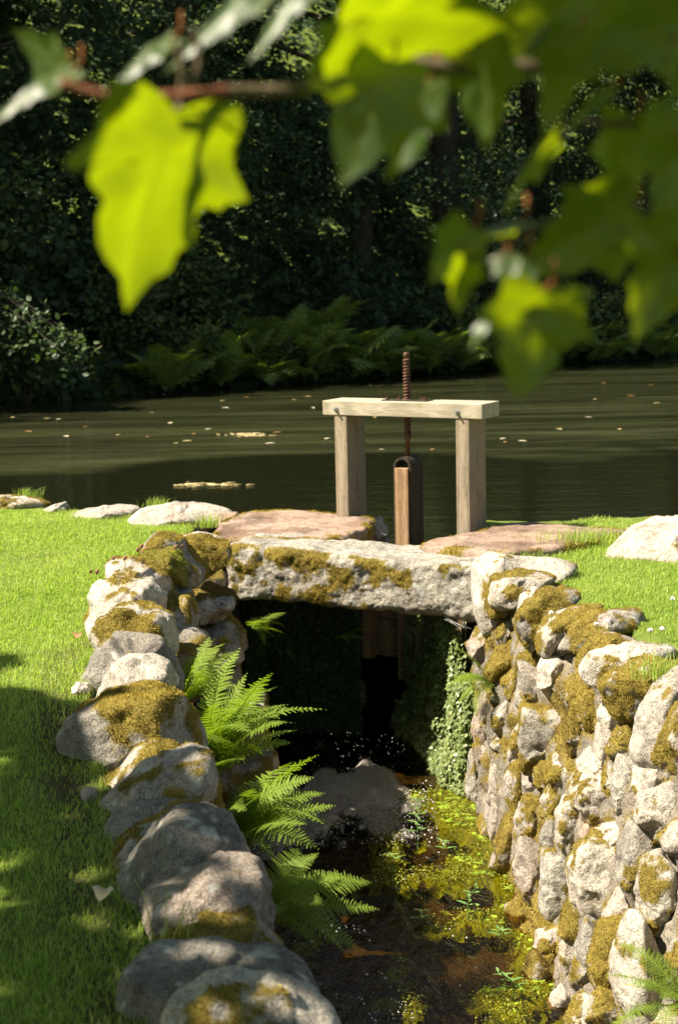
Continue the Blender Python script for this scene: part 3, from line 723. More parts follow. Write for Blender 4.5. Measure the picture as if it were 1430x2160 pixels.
# ------------------------------------------------------------------ lintel, slabs, bank stones
def block(name, P0, dirx, L, D, H, seed, mat, top=None, parent=None, moss=0.0, nx=110, ny=36, nz=30, r=.05, rough=1.0, mossfn=None, bot=None):
    """a rough-hewn block as one closed rounded grid; local x along dirx, y into the picture, z up from the top face"""
    dx = np.asarray(dirx, float); dx /= np.linalg.norm(dx); dy = np.array([-dx[1], dx[0], 0.0]); dzv = np.array([0, 0, 1.0])
    bm = bmesh.new(); V = []; Q = []
    idx = {}
    def vid(i, j, k):
        key = (i, j, k)
        if key not in idx:
            idx[key] = len(V); V.append(key)
        return idx[key]
    for (A, B, fx) in (((0, nx), (1, ny), (2, 0)), ((0, nx), (1, ny), (2, nz)), ((0, nx), (2, nz), (1, 0)), ((0, nx), (2, nz), (1, ny)), ((1, ny), (2, nz), (0, 0)), ((1, ny), (2, nz), (0, nx))):
        for a in range(A[1]):
            for b in range(B[1]):
                q = []
                for (da, db) in ((0, 0), (1, 0), (1, 1), (0, 1)):
                    c = [0, 0, 0]; c[A[0]] = a + da; c[B[0]] = b + db; c[fx[0]] = fx[1]; q.append(vid(*c))
                Q.append(q)
    V = np.array(V, float) / np.array([nx, ny, nz]); dims = np.array([L, D, H])
    p = V * dims; inner = np.clip(p, r, dims - r); d = p - inner; ln = np.linalg.norm(d, axis=1)
    p = np.where((ln > 1e-9)[:, None], inner + d / (ln[:, None] + 1e-12) * np.minimum(ln, r)[:, None], p)
    nrm = np.where((ln > 1e-9)[:, None], d / (ln[:, None] + 1e-12), 0)
    u = p[:, 0] / L
    if top is not None: p[:, 2] += np.interp(u, top[0], top[1]) * (p[:, 2] / H)
    if bot is not None: p[:, 2] += np.interp(u, bot[0], bot[1]) * (1 - p[:, 2] / H)
    W = np.asarray(P0) + p[:, :1] * dx + p[:, 1:2] * dy + (p[:, 2:3] - H) * dzv
    nw = nrm[:, :1] * dx + nrm[:, 1:2] * dy + nrm[:, 2:3] * dzv
    amp = rough * (.014 * fbm(W * 3.5, seed, 3) + .007 * fbm(W * 14, seed + 4, 3))
    front = sstep(-.2, -.7, nrm[:, 1])
    amp = amp + rough * front * (.006 * fbm(W * 24, seed + 8, 3) + .002 * fbm(W * 75, seed + 6, 2))
    W = W + nw * amp[:, None]
    # triangulate faces with outward order
    Qa = np.array(Q); cen = W.mean(0)
    n = np.cross(W[Qa[:, 1]] - W[Qa[:, 0]], W[Qa[:, 3]] - W[Qa[:, 0]]); out = (nw[Qa].mean(1) * n).sum(1) < 0
    Qa[out] = Qa[out][:, ::-1]
    mk = mossfn(W, nw, u, p) if mossfn else np.zeros(len(W))
    dk = .4 * sstep(.1, .6, fbm(W * 5, 41, 3)) + .4 * sstep(-.2, -.9, nw[:, 2])  # darker in random patches and on the underside
    lk = sstep(.5, .55, fbm(W * 13, 43, 2) * .8) * .7
    c = W.mean(0)
    me = mesh(name, W - c, [Qa], mat, attrs={'moss': mk, 'lichen': lk, 'darken': dk})
    o = obj(name, me, parent, c)
    return o, W - c, Qa, mk
P0 = at(470, 1152, 9.15); P1 = at(1032, 1200, 8.45); P0[2] = .035
dl = P1 - P0; dl[2] = 0
def lm(W, nw, u, p):
    n = fbm(W * 9 + 3, 21, 5, .62); depth = (.33 - p[:, 2]) / .33
    a = np.interp(u, [0, .04, .10, .17, .3, .42, .5, .6, .70, .78, 1], [.5, .66, .62, .6, .62, .66, .66, .58, .40, .1, -.1])
    fr = sstep(-.05, -.4, nw[:, 1])
    return sstep(.05, .2, n * .8 + (a - .42) * 1.5 - depth * .55 + .12) * fr
lintel, LV, LQ, lmk = block('stone_lintel', P0, dl, float(np.linalg.norm(dl)) + .02, .54, .335, 5, M_LINTEL, top=([0, .25, .6, .85, 1], [.0, -.005, -.035, -.03, -.055]),
               bot=([0, .2, .5, .8, 1], [-.01, 0.01, .0, -.005, -.02]), mossfn=lm, nx=170, ny=40, nz=44, r=.055)
tag(lintel, 'long granite lintel slab bridging the stream, its front hung with moss', 'stone lintel')
T2 = np.concatenate([LQ[:, [0, 1, 2]], LQ[:, [0, 2, 3]]])
r_ = tufts(LV, T2, np.where(lmk > .5, lmk, 0), 75000, .009, np.random.default_rng(2))
obj('moss', mesh('moss', r_[0], [r_[1]], M_MOSS, smooth=False), lintel)

def slab(name, pxs, z, th, seed, mat, label, cat, group=None, moss=0.0):
    """flat stone: top outline in level z, thickness th, subdivided and roughened"""
    P = np.array([on(a, b, z)[:2] for a, b in pxs]); c = P.mean(0)
    tt, R = poly_radius(P, c, 160); nr = 26
    V = []; T = []
    rr = np.concatenate([np.linspace(0, .97, nr), [1.0, 1.01, 1.0, .98]]); zz = np.concatenate([np.zeros(nr), [-.012, -.03, -th * .7, -th]])
    n = len(tt)
    for r, zd in zip(rr, zz):
        V.append(np.stack([c[0] + R * r * np.cos(tt), c[1] + R * r * np.sin(tt), np.full(n, z + zd)], 1))
    V = np.concatenate(V); Q = []
    for i in range(len(rr) - 1):
        k = np.arange(n); Q.append(np.stack([i * n + k, i * n + (k + 1) % n, (i + 1) * n + (k + 1) % n, (i + 1) * n + k], 1)[:, ::-1])
    Q = np.concatenate(Q)
    top = np.repeat(np.arange(len(rr)), n) < nr + 1
    V[:, 2] += top * (.010 * fbm(V * 3.2, seed, 3) + .004 * fbm(V * 18, seed + 1, 3))
    V[:, :2] += (~top)[:, None] * (.012 * fbm(V * 9, seed + 2, 3))[:, None]
    side = np.repeat(np.arange(len(rr)), n) >= nr
    mk = sstep(-.1, .15, fbm(V * 8, seed + 7, 3) * .6 + moss - .5) * (side | (np.repeat(rr, n) > .9)) * (moss > 0)
    dk = .7 * sstep(0, .5, fbm(V * 4, seed + 3, 3))
    C3 = np.array([c[0], c[1], z])
    o = obj(name, mesh(name, V - C3, [Q], mat, attrs={'moss': mk, 'lichen': .35 * sstep(.9, 1.0, fbm(V * 16, 8, 2)), 'darken': dk}), None, C3)
    tag(o, label, cat, group)
    if moss > 0:
        T = np.concatenate([Q[:, [0, 1, 2]], Q[:, [0, 2, 3]]])
        r = tufts(V - C3, T, np.where(mk > .5, mk, 0), 40000, .013, np.random.default_rng(seed))
        if r is not None: obj('moss', mesh('moss', r[0], [r[1]], M_MOSS, smooth=False), o)
    return o
slab('paving_slab', [(440,1135),(470,1098),(520,1077),(600,1074),(700,1078),(790,1092),(770,1112),(730,1130),(600,1135)], .045, .16, 3, M_SLABR, 'flat reddish sandstone slab at the left foot of the wooden sluice frame', 'paving slab', 'sandstone slabs by the sluice', .62)
slab('paving_slab', [(885,1150),(900,1140),(1000,1122),(1060,1104),(1120,1102),(1250,1110),(1330,1114),(1290,1130),(1180,1150),(1060,1168)], .03, .15, 4, M_SLABR, 'flat reddish sandstone slab under the right post of the wooden sluice frame', 'paving slab', 'sandstone slabs by the sluice', .3)
def bstone(pts, Y, dr, seed, label, mat=M_PALE, moss=.0, n=2.6, **k):
    o = rock('boulder', pxpoly(pts, Y), Y, dr, seed, None, mat, moss=moss, n=n, mossbias=.3, **k); tag(o, label, 'boulder', 'loose stones along the pond edge')
    return o
bstone([(268,1098),(300,1074),(360,1063),(430,1064),(485,1076),(500,1090),(460,1115),(380,1120),(290,1115)], 10.5, .28, 71, 'broad pale granite stone in the grass left of the red slab by the pond')
bstone([(122,1092),(170,1075),(240,1068),(290,1070),(300,1085),(270,1105),(180,1108)], 10.8, .22, 72, 'low flat pale stone at the pond edge, left of the broad granite one')
bstone([(85,1078),(110,1066),(138,1059),(147,1070),(130,1085),(95,1088)], 11.1, .14, 73, 'small grey stone poking up at the pond edge on the far left', M_GRANITE, .2)
bstone([(-60,1056),(0,1047),(60,1052),(108,1062),(90,1076),(-40,1080)], 11.3, .2, 74, 'pale stone at the left border of the photo, half sunk in the bank', M_PALE, .2)
bstone([(1275,1180),(1300,1158),(1330,1125),(1380,1098),(1440,1088),(1540,1110),(1580,1180),(1450,1215),(1300,1205)], 8.75, .42, 75, 'large pale boulder rising from the grass at the right border', M_PALE, .12, lichen=.3)
bstone([(765,1150),(770,1095),(800,1086),(818,1105),(822,1150),(800,1190)], 10.15, .16, 76, 'small mottled rock behind the left post of the sluice frame', M_GRANITE, .4)
bstone([(436,1113),(462,1082),(500,1080),(520,1100),(470,1125)], 10.4, .12, 77, 'small flat stone wedged between the broad granite stone and the red slab', M_SLABR, .0)
bstone([(196,1910),(222,1892),(240,1905),(235,1920),(205,1922)], 4.1, .04, 78, 'tiny pale pebble in the lawn beside the lichened boulder', M_PALE, .0, sub=4) if False else None
bstone([(150,1452),(162,1440),(186,1444),(190,1462),(160,1466)], 6.0, .07, 79, 'small pale pebble in the lawn beside the grey boulders of the left wall', M_PALE, .0, sub=4)
bstone([(168,1672),(180,1664),(204,1668),(206,1688),(180,1694)], 4.78, .05, 80, 'small pale pebble tucked against the left wall in the shade', M_PALE, .0, sub=4)

# ------------------------------------------------------------------ sluice gate
TH = rad(30)
b0 = at(680, 845, 10.1)
sl = thing('sluice_gate', (b0[0], b0[1], 0), 'wooden sluice frame with rusty screw and gate stem standing at the pond outlet', 'sluice gate', rz=-TH)
ZT = b0[2]; Lb = 1.128; Db = .26; HB = .092
beam = bm_obj('crossbeam', bevel_box(-Lb / 2, Lb / 2, -Db / 2, Db / 2, -HB / 2, HB / 2, .005), M_BEAM, sl, (Lb / 2, Db / 2, ZT - HB / 2))
for s0 in (.082, .945):
    zb = -.55 if s0 < .5 else -.10
    bm_obj('post', bevel_box(-.0455, .0455, -.122, .122, zb / 2 - (ZT - HB) / 2, (ZT - HB) / 2 - zb / 2, .004), M_WOOD, sl, (s0 + .0455, .128, (ZT - HB + zb) / 2))
for s0 in (.085, .945):
    b = MB(); V, Q, T = tube([(0, .0, 0), (0, -.004, 0)], [.018, .018], 16); b.add(V, Q, T)
    V, Q, T = tube([(0, -.004, 0), (0, -.016, 0)], [.0125, .0125], 6); b.add(V, Q, T)
    V, Q, T = tube([(0, -.016, 0), (0, -.028, 0)], [.007, .0065], 10); b.add(V, Q, T)
    V, F = b.arrays(); obj('bolt', mesh('bolt', V, F, M_BOLT, smooth=False), beam, (s0 + .015 - Lb / 2, -Db / 2, -.008 if s0 < .5 else -.006))
SX, SY = .547, .13
for dx_, dy_ in ((-.13, -.02), (-.065, .02), (.09, .03), (.135, -.02)):
    b = MB(); V, Q, T = tube([(0, 0, 0), (0, 0, .012)], [.012, .012], 6); b.add(V, Q, T); V, Q, T = tube([(0, 0, .012), (0, 0, .018)], [.006, .006], 8); b.add(V, Q, T)
    V, F = b.arrays(); obj('bolt', mesh('bolt', V, F, M_RUST, smooth=False), beam, (SX + dx_ - Lb / 2, SY + dy_ - Db / 2, HB / 2 + .007))
bm_obj('bearing_plate', bevel_box(-.16, .16, -.05, .05, -.004, .004, .001, 1), M_IRON, beam, (SX - Lb / 2, SY - Db / 2, HB / 2 + .003))
def screw(z0, z1, r, pitch, depth):
    n = 20; m = int((z1 - z0) / pitch * 14); V = []
    z = np.linspace(z0, z1, m); th = np.arange(n) * 2 * math.pi / n
    for zz in z:
        ph = (zz / pitch - th / (2 * math.pi)) % 1.0
        prof = np.where(ph < .62, 1.0, 0.0) * .0 + np.clip(1.5 * np.sin(ph * 2 * math.pi) + .35, -1, 1) * .5 + .5
        rr = r - depth * (1 - prof)
        V.append(np.stack([rr * np.cos(th), rr * np.sin(th), np.full(n, zz)], 1))
    V = np.concatenate(V); k = np.arange(n); Q = np.concatenate([np.stack([i * n + k, i * n + (k + 1) % n, (i + 1) * n + (k + 1) % n, (i + 1) * n + k], 1) for i in range(m - 1)])
    return V, Q
zt_ = 1.6 - .0 
ztop = at(860, 743, 9.95)[2]; zthr = at(860, 912, 9.95)[2]; zrod = at(860, 962, 9.95)[2]
b = MB(); V, Q = screw(zthr, ztop - .035, .0245, .020, .0075); b.add(V, Q)
V, Q, T = tube([(0, 0, ztop - .036), (0, 0, ztop - .005), (0, 0, ztop)], [.019, .019, .014], 6); b.add(V, Q, T)
V, Q, T = tube([(0, 0, zthr + .002), (0, 0, zthr - .03), (0, 0, zthr - .042), (0, 0, zrod - .03)], [.024, .024, .017, .0155], 14); b.add(V, Q, T)
V, Q, T = tube([(0, 0, ZT + .003), (0, 0, ZT + .012)], [.034, .03], 18); b.add(V, Q, T)
V, F = b.arrays(); obj('screw_spindle', mesh('screw_spindle', V, F, M_RUST), sl, (SX, SY, 0))
# iron stirrup: an arched strap round the wooden stem
ow, ob = .062, .05
arc = [(-ow, -1.0)] + [(-ow, z) for z in np.linspace(-.35, -.06, 6)] + [(ow * math.cos(a), ow * math.sin(a) - .06 + .0) for a in np.linspace(math.pi, 0, 15)] + [(ow, z) for z in np.linspace(-.06, -.35, 6)] + [(ow, -1.0)]
Vs = []; zs0 = zrod
arc = np.array(arc); tn = np.gradient(arc, axis=0); tn /= np.linalg.norm(tn, axis=1)[:, None]; nn = np.stack([-tn[:, 1], tn[:, 0]], 1)
m = len(arc)
for off, yy in ((0, -.085), (0, .085), (-.014, .085), (-.014, -.085)):
    a2 = arc + nn * off; Vs.append(np.stack([a2[:, 0], np.full(m, yy), a2[:, 1] + zs0 - .0], 1))
Vs = np.concatenate(Vs); Q = []
for i in range(m - 1):
    for k in range(4): Q.append((k * m + i, k * m + i + 1, ((k + 1) % 4) * m + i + 1, ((k + 1) % 4) * m + i))
obj('iron_stirrup', mesh('iron_stirrup', Vs, [np.array(Q)], M_IRON, smooth=False), sl, (SX, SY, 0))
zst = at(850, 986, 9.9)[2]
bm_obj('gate_stem', bevel_box(-.0475, .0475, -.07, .07, -(zst + 1.0) / 2, (zst + 1.0) / 2, .004), M_STEM, sl, (SX, SY - .03, (zst - 1.0) / 2))
for z0, z1 in ((-.42, -.645), (-.65, -.90)):
    bm_obj('gate_board', bevel_box(-.42, .42, -.03, .03, -(z0 - z1) / 2, (z0 - z1) / 2, .004), M_BOARD, sl, (SX, SY + .09, (z0 + z1) / 2))
bm_obj('guide_rail', bevel_box(-.03, .03, -.04, .04, -.36, .36, .004), M_BOARD, sl, (SX - .32, SY + .02, -.55))

# dam walls each side of the gate, under the lintel
dam = thing('dam_wall', (-.2, 9.85, -1.4), 'dark ivy grown masonry beneath the lintel to the left of the gate boards', 'dam wall')
rng = np.random.default_rng(9)
for r in range(6):
    z = -1.35 + r * .24; X = -.75
    while X < -.12:
        w = rng.uniform(.18, .32); a = np.arange(8) * math.pi / 4 + math.pi / 8
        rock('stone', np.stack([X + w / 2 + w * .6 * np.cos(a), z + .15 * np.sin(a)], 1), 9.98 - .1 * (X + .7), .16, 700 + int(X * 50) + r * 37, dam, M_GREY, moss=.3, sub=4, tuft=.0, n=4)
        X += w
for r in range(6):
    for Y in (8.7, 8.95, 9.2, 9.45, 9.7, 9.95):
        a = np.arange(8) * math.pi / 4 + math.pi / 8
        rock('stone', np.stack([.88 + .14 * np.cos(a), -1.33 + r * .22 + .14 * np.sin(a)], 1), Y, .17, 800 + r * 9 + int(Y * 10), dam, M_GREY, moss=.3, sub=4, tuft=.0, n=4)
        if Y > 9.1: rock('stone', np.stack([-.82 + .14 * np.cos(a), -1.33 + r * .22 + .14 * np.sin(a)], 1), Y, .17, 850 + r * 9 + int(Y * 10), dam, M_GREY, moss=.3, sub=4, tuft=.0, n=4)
# rubble footing below the lintel's ends and behind the boards
def leafcards(P, N, size, rng, shape='ivy', droop=.3):
    """n leaves at P facing N; each 4-6 vertices"""
    k = len(P); N = N + rng.normal(0, .35, (k, 3)); N /= np.linalg.norm(N, axis=1)[:, None]
    D = np.cross(N, rng.normal(0, 1, (k, 3))); D[:, 2] -= droop; D -= N * (D * N).sum(1)[:, None]; D /= np.linalg.norm(D, axis=1)[:, None] + 1e-9
    S = np.cross(N, D); L = (size * rng.uniform(.6, 1.3, k))[:, None]
    if shape == 'ivy':
        prof = [(0, 0), (.5, .12), (.42, .5), (0, 1.0), (-.42, .5), (-.5, .12)]
    elif shape == 'narrow':
        prof = [(0, 0), (.2, .35), (.14, .7), (0, 1), (-.14, .7), (-.2, .35)]
    else:
        prof = [(0, 0), (.33, .3), (.30, .62), (0, 1), (-.30, .62), (-.33, .3)]
    V = np.stack([P + S * L * a + D * L * b + N * L * (-.25 * abs(a) - .15 * b * b) for a, b in prof], 1).reshape(-1, 3)
    i = np.arange(k)[:, None] * 6
    return V, [np.concatenate([i + np.array([[0, 1, 2, 3]]), i + np.array([[0, 3, 4, 5]])])]
ivy = thing('ivy_plant', (.72, 9.0, -1.3), 'ivy cascading down the right hand stone face from under the lintel to the water', 'ivy')
k = 26000; Yv = rng.uniform(8.42, 9.75, k); zv = WZ + 1.02 * rng.random(k) ** 1.1
keep = (zv < -.25 - .10 * fbm(np.stack([Yv * 3, zv * 3, zv * 0], 1), 4, 2) - 0.35 * sstep(8.75, 8.5, Yv))
Yv = Yv[keep]; zv = zv[keep]; k = len(Yv)
xv = .70 - .19 * (Yv - 8.45) + .05 * fbm(np.stack([Yv * 5, zv * 4, zv * 0], 1), 12, 3) - .05 * rng.random(k) - .05 * sstep(-.9, -1.3, zv)
V, F = leafcards(np.stack([xv, Yv, zv], 1), np.tile([-.85, -.35, .35], (k, 1)), .027, rng)
wpart('foliage', V, F, M_IVY, ivy, smooth=False)
b = MB()
for q in range(9):
    y0 = 8.6 + q * .13; b.add(*tube(smooth_path([(.70, y0, -.35), (.68, y0 + .04, -.7), (.66, y0 - .03, -1.0), (.64, y0 + .02, -1.29)]), .004, 5))
V, F = b.arrays(); wpart('stem', V, F, M_TWIG2, ivy)
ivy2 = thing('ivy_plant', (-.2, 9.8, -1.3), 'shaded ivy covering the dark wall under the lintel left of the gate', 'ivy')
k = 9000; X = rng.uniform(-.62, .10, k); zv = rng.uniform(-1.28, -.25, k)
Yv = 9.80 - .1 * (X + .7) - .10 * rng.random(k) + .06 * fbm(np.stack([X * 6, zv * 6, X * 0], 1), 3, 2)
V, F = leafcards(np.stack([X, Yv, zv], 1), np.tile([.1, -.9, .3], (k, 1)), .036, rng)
wpart('foliage', V, F, M_TREE, ivy2, smooth=False)  # darker leaf colour than the other ivy: shade under the lintel painted in
b = MB()
for q in range(7):
    x0 = -.55 + q * .1; b.add(*tube(smooth_path([(x0, 9.84, -.3), (x0 + .04, 9.82, -.7), (x0 - .03, 9.82, -1.25)]), .004, 5))
V, F = b.arrays(); wpart('stem', V, F, M_TWIG2, ivy2)

# ------------------------------------------------------------------ grass
def in_view(P, m=60):
    x, y, d = project(P); return (x > -m) & (x < 1430 + m) & (y > -m) & (y < 2160 + m) & (d > .1)
def blades(P, H, W, rng, lean=.45, wind=(.1, 0, 0)):
    k = len(P); a = rng.uniform(0, 2 * math.pi, k); S = np.stack([np.cos(a), np.sin(a), 0 * a], 1)
    b = rng.uniform(0, 2 * math.pi, k); B = np.stack([np.cos(b), np.sin(b), 0 * b], 1) * (np.abs(rng.normal(0, lean, k)) + .1)[:, None] + np.array(wind)
    H = H[:, None]; W = W[:, None]
    mid = P + B * H * .35 + np.array([0, 0, 1.0]) * H * .6
    tip = P + B * H * 1.0 + np.array([0, 0, 1.0]) * H * (1 - .25 * np.linalg.norm(B, axis=1)[:, None])
    V = np.stack([P - S * W, P + S * W, mid + S * W * .8, mid - S * W * .8, tip], 1).reshape(-1, 3)
    i = np.arange(k)[:, None] * 5
    return V, [i + np.array([[0, 1, 2, 3]]), i + np.array([[3, 2, 4]])]
rng = np.random.default_rng(21)
def lawn_points(n, x0, x1, y0, y1):
    X = rng.uniform(x0, x1, n); Y = rng.uniform(y0, y1, n)
    okl = (X < xl(Y) - .32 - .05 * vnoise(np.stack([Y * 4, Y * 0, Y * 0], 1), 2)); okr = (X > xt(Y) + .22 + .06 * vnoise(np.stack([Y * 4, Y * 0 + 9, Y * 0], 1), 2))
    ok = (okl | okr) & (Y < shore(X) - .12 + .15 * vnoise(np.stack([X * 3, X * 0, X * 0], 1), 5))
    X, Y = X[ok], Y[ok]
    q = np.stack([X * 1.3, Y * 1.3, X * 0], 1)
    return X, Y, q
X, Y, q = lawn_points(900000, -3.8, 3.6, 2.9, 11.6)
# under the slabs, boulders, lintel: no blades
def in_poly(X, Y, P):
    r = np.zeros(len(X), bool); n = len(P)
    for i in range(n):
        (xa, ya), (xc, yc) = P[i], P[(i + 1) % n]
        c = ((ya > Y) != (yc > Y)) & (X < (xc - xa) * (Y - ya) / (yc - ya + 1e-12) + xa); r ^= c
    return r
ex = [[(-.75, 8.9), (1.05, 8.2), (1.25, 8.75), (.9, 8.95), (-.4, 9.75), (-.75, 9.6)],
      [tuple(on(a, b, .04)[:2]) for a, b in ((440,1132),(470,1098),(520,1077),(600,1074),(700,1078),(790,1092),(770,1112),(730,1130))],
      [tuple(on(a, b, .03)[:2]) for a, b in ((885,1150),(1000,1122),(1060,1104),(1120,1102),(1290,1110),(1240,1130),(1120,1150),(1060,1168))]]
ok = np.ones(len(X), bool)
for p_ in ex: ok &= ~in_poly(X, Y, p_)
ok &= ~(((X - 2.05) / .42) ** 2 + ((Y - 8.8) / .32) ** 2 < 1)
dens = .62 + .5 * fbm(q * 1.6, 8, 3) 
wear = sstep(.20, .0, np.abs((xl(Y) - .5) - X)) * (Y < 6.5) * .32
ok &= rng.random(len(X)) < np.clip(dens + .35 - wear, .1, 1)
X, Y, q = X[ok], Y[ok], q[ok]
Z = ground_z(X, Y); P = np.stack([X, Y, Z], 1); iv = in_view(P, 420); P = P[iv]; q = q[iv]
dist = P[:, 1]
H = rng.gamma(6, 1 / 6, len(P)) * (.019 + .006 * fbm(q * 2, 4, 2)); W = rng.uniform(.0008, .0017, len(P)) * (1 + .10 * (dist - 3))
V, F = blades(P, H, W, rng, .55)
tag(obj('lawn_grass', mesh('lawn_grass', V, F, M_GRASS, smooth=False)), 'short mown grass of the lawn on both sides of the stream', 'grass', kind='stuff')
# longer, strawy tufts where the mower cannot reach: along stones and the pond edge
def tuft(px, py, z, n, h, seed, label, mat=None, spread=.05):
    r = np.random.default_rng(seed); c = on(px, py, z); Pn = c + np.stack([r.normal(0, spread, n), r.normal(0, spread * .5, n), np.zeros(n)], 1)
    V, F = blades(Pn, h * r.uniform(.4, 1.1, n), r.uniform(.0012, .0022, n), r, .35)
    o = obj('grass_tuft', mesh('grass_tuft', V - c, F, mat or M_GRASS, smooth=False), None, c); tag(o, label, 'grass tuft', 'long grass tufts by the stones')
for i, a in enumerate([(640, 1063, .0, 60, .11, 'long grass tuft on the pond edge between two pale stones'), ]):
    pass
tuft(335, 1072, 0.0, 130, .10, 1, 'grass tuft growing at the back of the broad granite stone')
tuft(440, 1112, 0.0, 150, .11, 2, 'grass tuft between the broad granite stone and the red slab')
tuft(1240, 1140, 0.03, 420, .09, 3, 'long grass tuft on the turf bump beside the pale boulder', spread=.14)
tuft(60, 1052, .0, 120, .10, 4, 'strawy grass tuft at the far left of the pond edge')
tuft(1110, 1190, 0.0, 200, .08, 5, 'grass tuft against the right end of the lintel', spread=.09)
tuft(330, 2010, 0.0, 14, .22, 6, 'few tall grass blades in front of the moss topped boulder')
tuft(1400, 1430, -.0, 160, .12, 7, 'grass tuft hanging over the right wall top', spread=.06)

# ------------------------------------------------------------------ ferns
def frond_mesh(name, mat, L=.6, pairs=26, seed=0, arch=.5, fine=True, wid=.30):
    """a frond growing along +X, arching down; pinnae of small pinnules"""
    r = np.random.default_rng(seed); b = MB()
    t = np.linspace(0, 1, 30); X = L * (t - .12 * arch * t ** 3); Zc = L * (.30 * t - arch * .75 * t ** 2.2); Yc = L * .05 * np.sin(t * 3 + seed) * t
    C = np.stack([X, Yc, Zc], 1); b.add(*tube(C[::2], np.interp(t[::2], [0, 1], [.0045 * L / .6, .0006]), 5))
    for i in range(pairs):
        u = .10 + .9 * (i + .5) / pairs
        w = wid * L * (np.interp(u, [.08, .2, .42, .7, 1], [.45, .78, 1.0, .66, .04])) * r.uniform(.9, 1.08)
        c = np.array([np.interp(u, t, C[:, k]) for k in range(3)])
        c2 = np.array([np.interp(min(u + .03, 1), t, C[:, k]) for k in range(3)]); T = c2 - np.array([np.interp(u - .03, t, C[:, k]) for k in range(3)]); T /= np.linalg.norm(T)
        up = np.cross(T, np.array([0, 1.0, 0])); up = -up if up[2] < 0 else up
        for s in (-1, 1):
            dirp = np.array([0, s, 0]) * .93 + T * r.uniform(.22, .38) + up * r.uniform(-.08, .18); dirp /= np.linalg.norm(dirp)
            nrm = np.cross(T, dirp) * s; nrm /= np.linalg.norm(nrm)
            tang = T - dirp * (T @ dirp); tang /= np.linalg.norm(tang)
            m = max(4, int((11 if fine else 5) * w / (wid * L) + 2))
            # rachilla strip + serrate pinnules both sides
            pitch = w / m; hw = min(pitch * (1.25 if fine else 1.3), .36 * L / pairs * (1.02 if fine else 1.6))
            for j in range(m):
                a0 = c + dirp * (pitch * j) - nrm * (.10 * w * (j / m) ** 2); a1 = c + dirp * (pitch * (j + 1.02)) - nrm * (.10 * w * ((j + 1) / m) ** 2)
                fall = (1 - (j / m) ** 1.6) * .92 + .12
                for q in (-1, 1):
                    tipv = a1 * .72 + a0 * .28 + tang * q * hw * fall + nrm * r.uniform(-.1, .2) * hw
                    tipv2 = a0 * .75 + a1 * .25 + tang * q * hw * fall * .85
                    V = np.array([a0, a1, tipv, tipv2]); b.add(V, [[0, 1, 2, 3]] if q * s > 0 else [[0, 3, 2, 1]])
    V, F = b.arrays()
    return mesh(name, V, F, mat, smooth=False)
FR = [frond_mesh('frond', M_FERN, .55, 31, s, ar, True, .20) for s, ar in ((1, .45), (2, .7), (3, .3), (4, .9))]
FRF = [frond_mesh('frond', M_FERNFAR, .9, 16, s, ar, False) for s, ar in ((5, .5), (6, .8), (7, 1.0))]
def fern(name, loc, label, spec, meshes, group, cat='fern'):
    root = thing(name, loc, label, cat, group)
    for i, (az, el, ln, roll) in enumerate(spec):
        o = obj('frond', meshes[i % len(meshes)], root)
        o.rotation_euler = (Matrix.Rotation(az, 3, 'Z') @ Matrix.Rotation(-el, 3, 'Y') @ Matrix.Rotation(roll, 3, 'X')).to_euler()
        o.scale = (ln / .55 if meshes is FR else ln / .9,) * 3
    return root
def spread(seed, n, az0, az1, el0, el1, l0, l1):
    r = np.random.default_rng(seed); a = np.linspace(az0, az1, n) + r.normal(0, .12, n)
    return [(a[i], r.uniform(el0, el1), r.uniform(l0, l1), r.normal(0, .35)) for i in range(n)]
G1 = 'green ferns growing out of the stream walls'
fern('fern', at(385, 1490, 6.55), 'small green fern tucked behind the grey boulders of the left wall', spread(1, 12, rad(-60), rad(80), .5, 1.15, .26, .40), FR, G1)
fern('fern', at(440, 1640, 6.0), 'largest bright green fern, its fronds spreading over the stream from the left wall', spread(2, 23, rad(-75), rad(95), .25, 1.3, .38, .62), FR, G1)
fern('fern', at(480, 1770, 5.4), 'pale green fern below the largest one, leaning out beside the lichened boulder', spread(3, 21, rad(-70), rad(70), .1, .9, .30, .48), FR, G1)
fern('fern', at(550, 1930, 4.9), 'lowest shaded fern drooping to the water on the left wall', spread(4, 19, rad(-70), rad(60), -.1, .75, .26, .42), FR, G1)
fern('fern', at(1040, 1440, 7.9), 'small sunlit fern sprouting from the right wall under the lintel end', spread(5, 8, rad(150), rad(245), -.1, .75, .20, .32), FR, G1)
fern('fern', at(1455, 2130, 4.75), 'shaded fern at the bottom right border of the photo', spread(6, 9, rad(120), rad(240), .1, .9, .22, .36), FR, G1)
fern('fern', at(530, 1325, 8.9), 'dark strap leaved fern in the shadow under the lintel', spread(7, 8, rad(-80), rad(60), -.4, .7, .2, .3), FR, G1)
fern('fern', at(715, 1345, 9.6), 'small fern on the dark wall beside the gate boards', spread(8, 6, rad(-80), rad(30), -.1, .6, .16, .24), FR, G1)

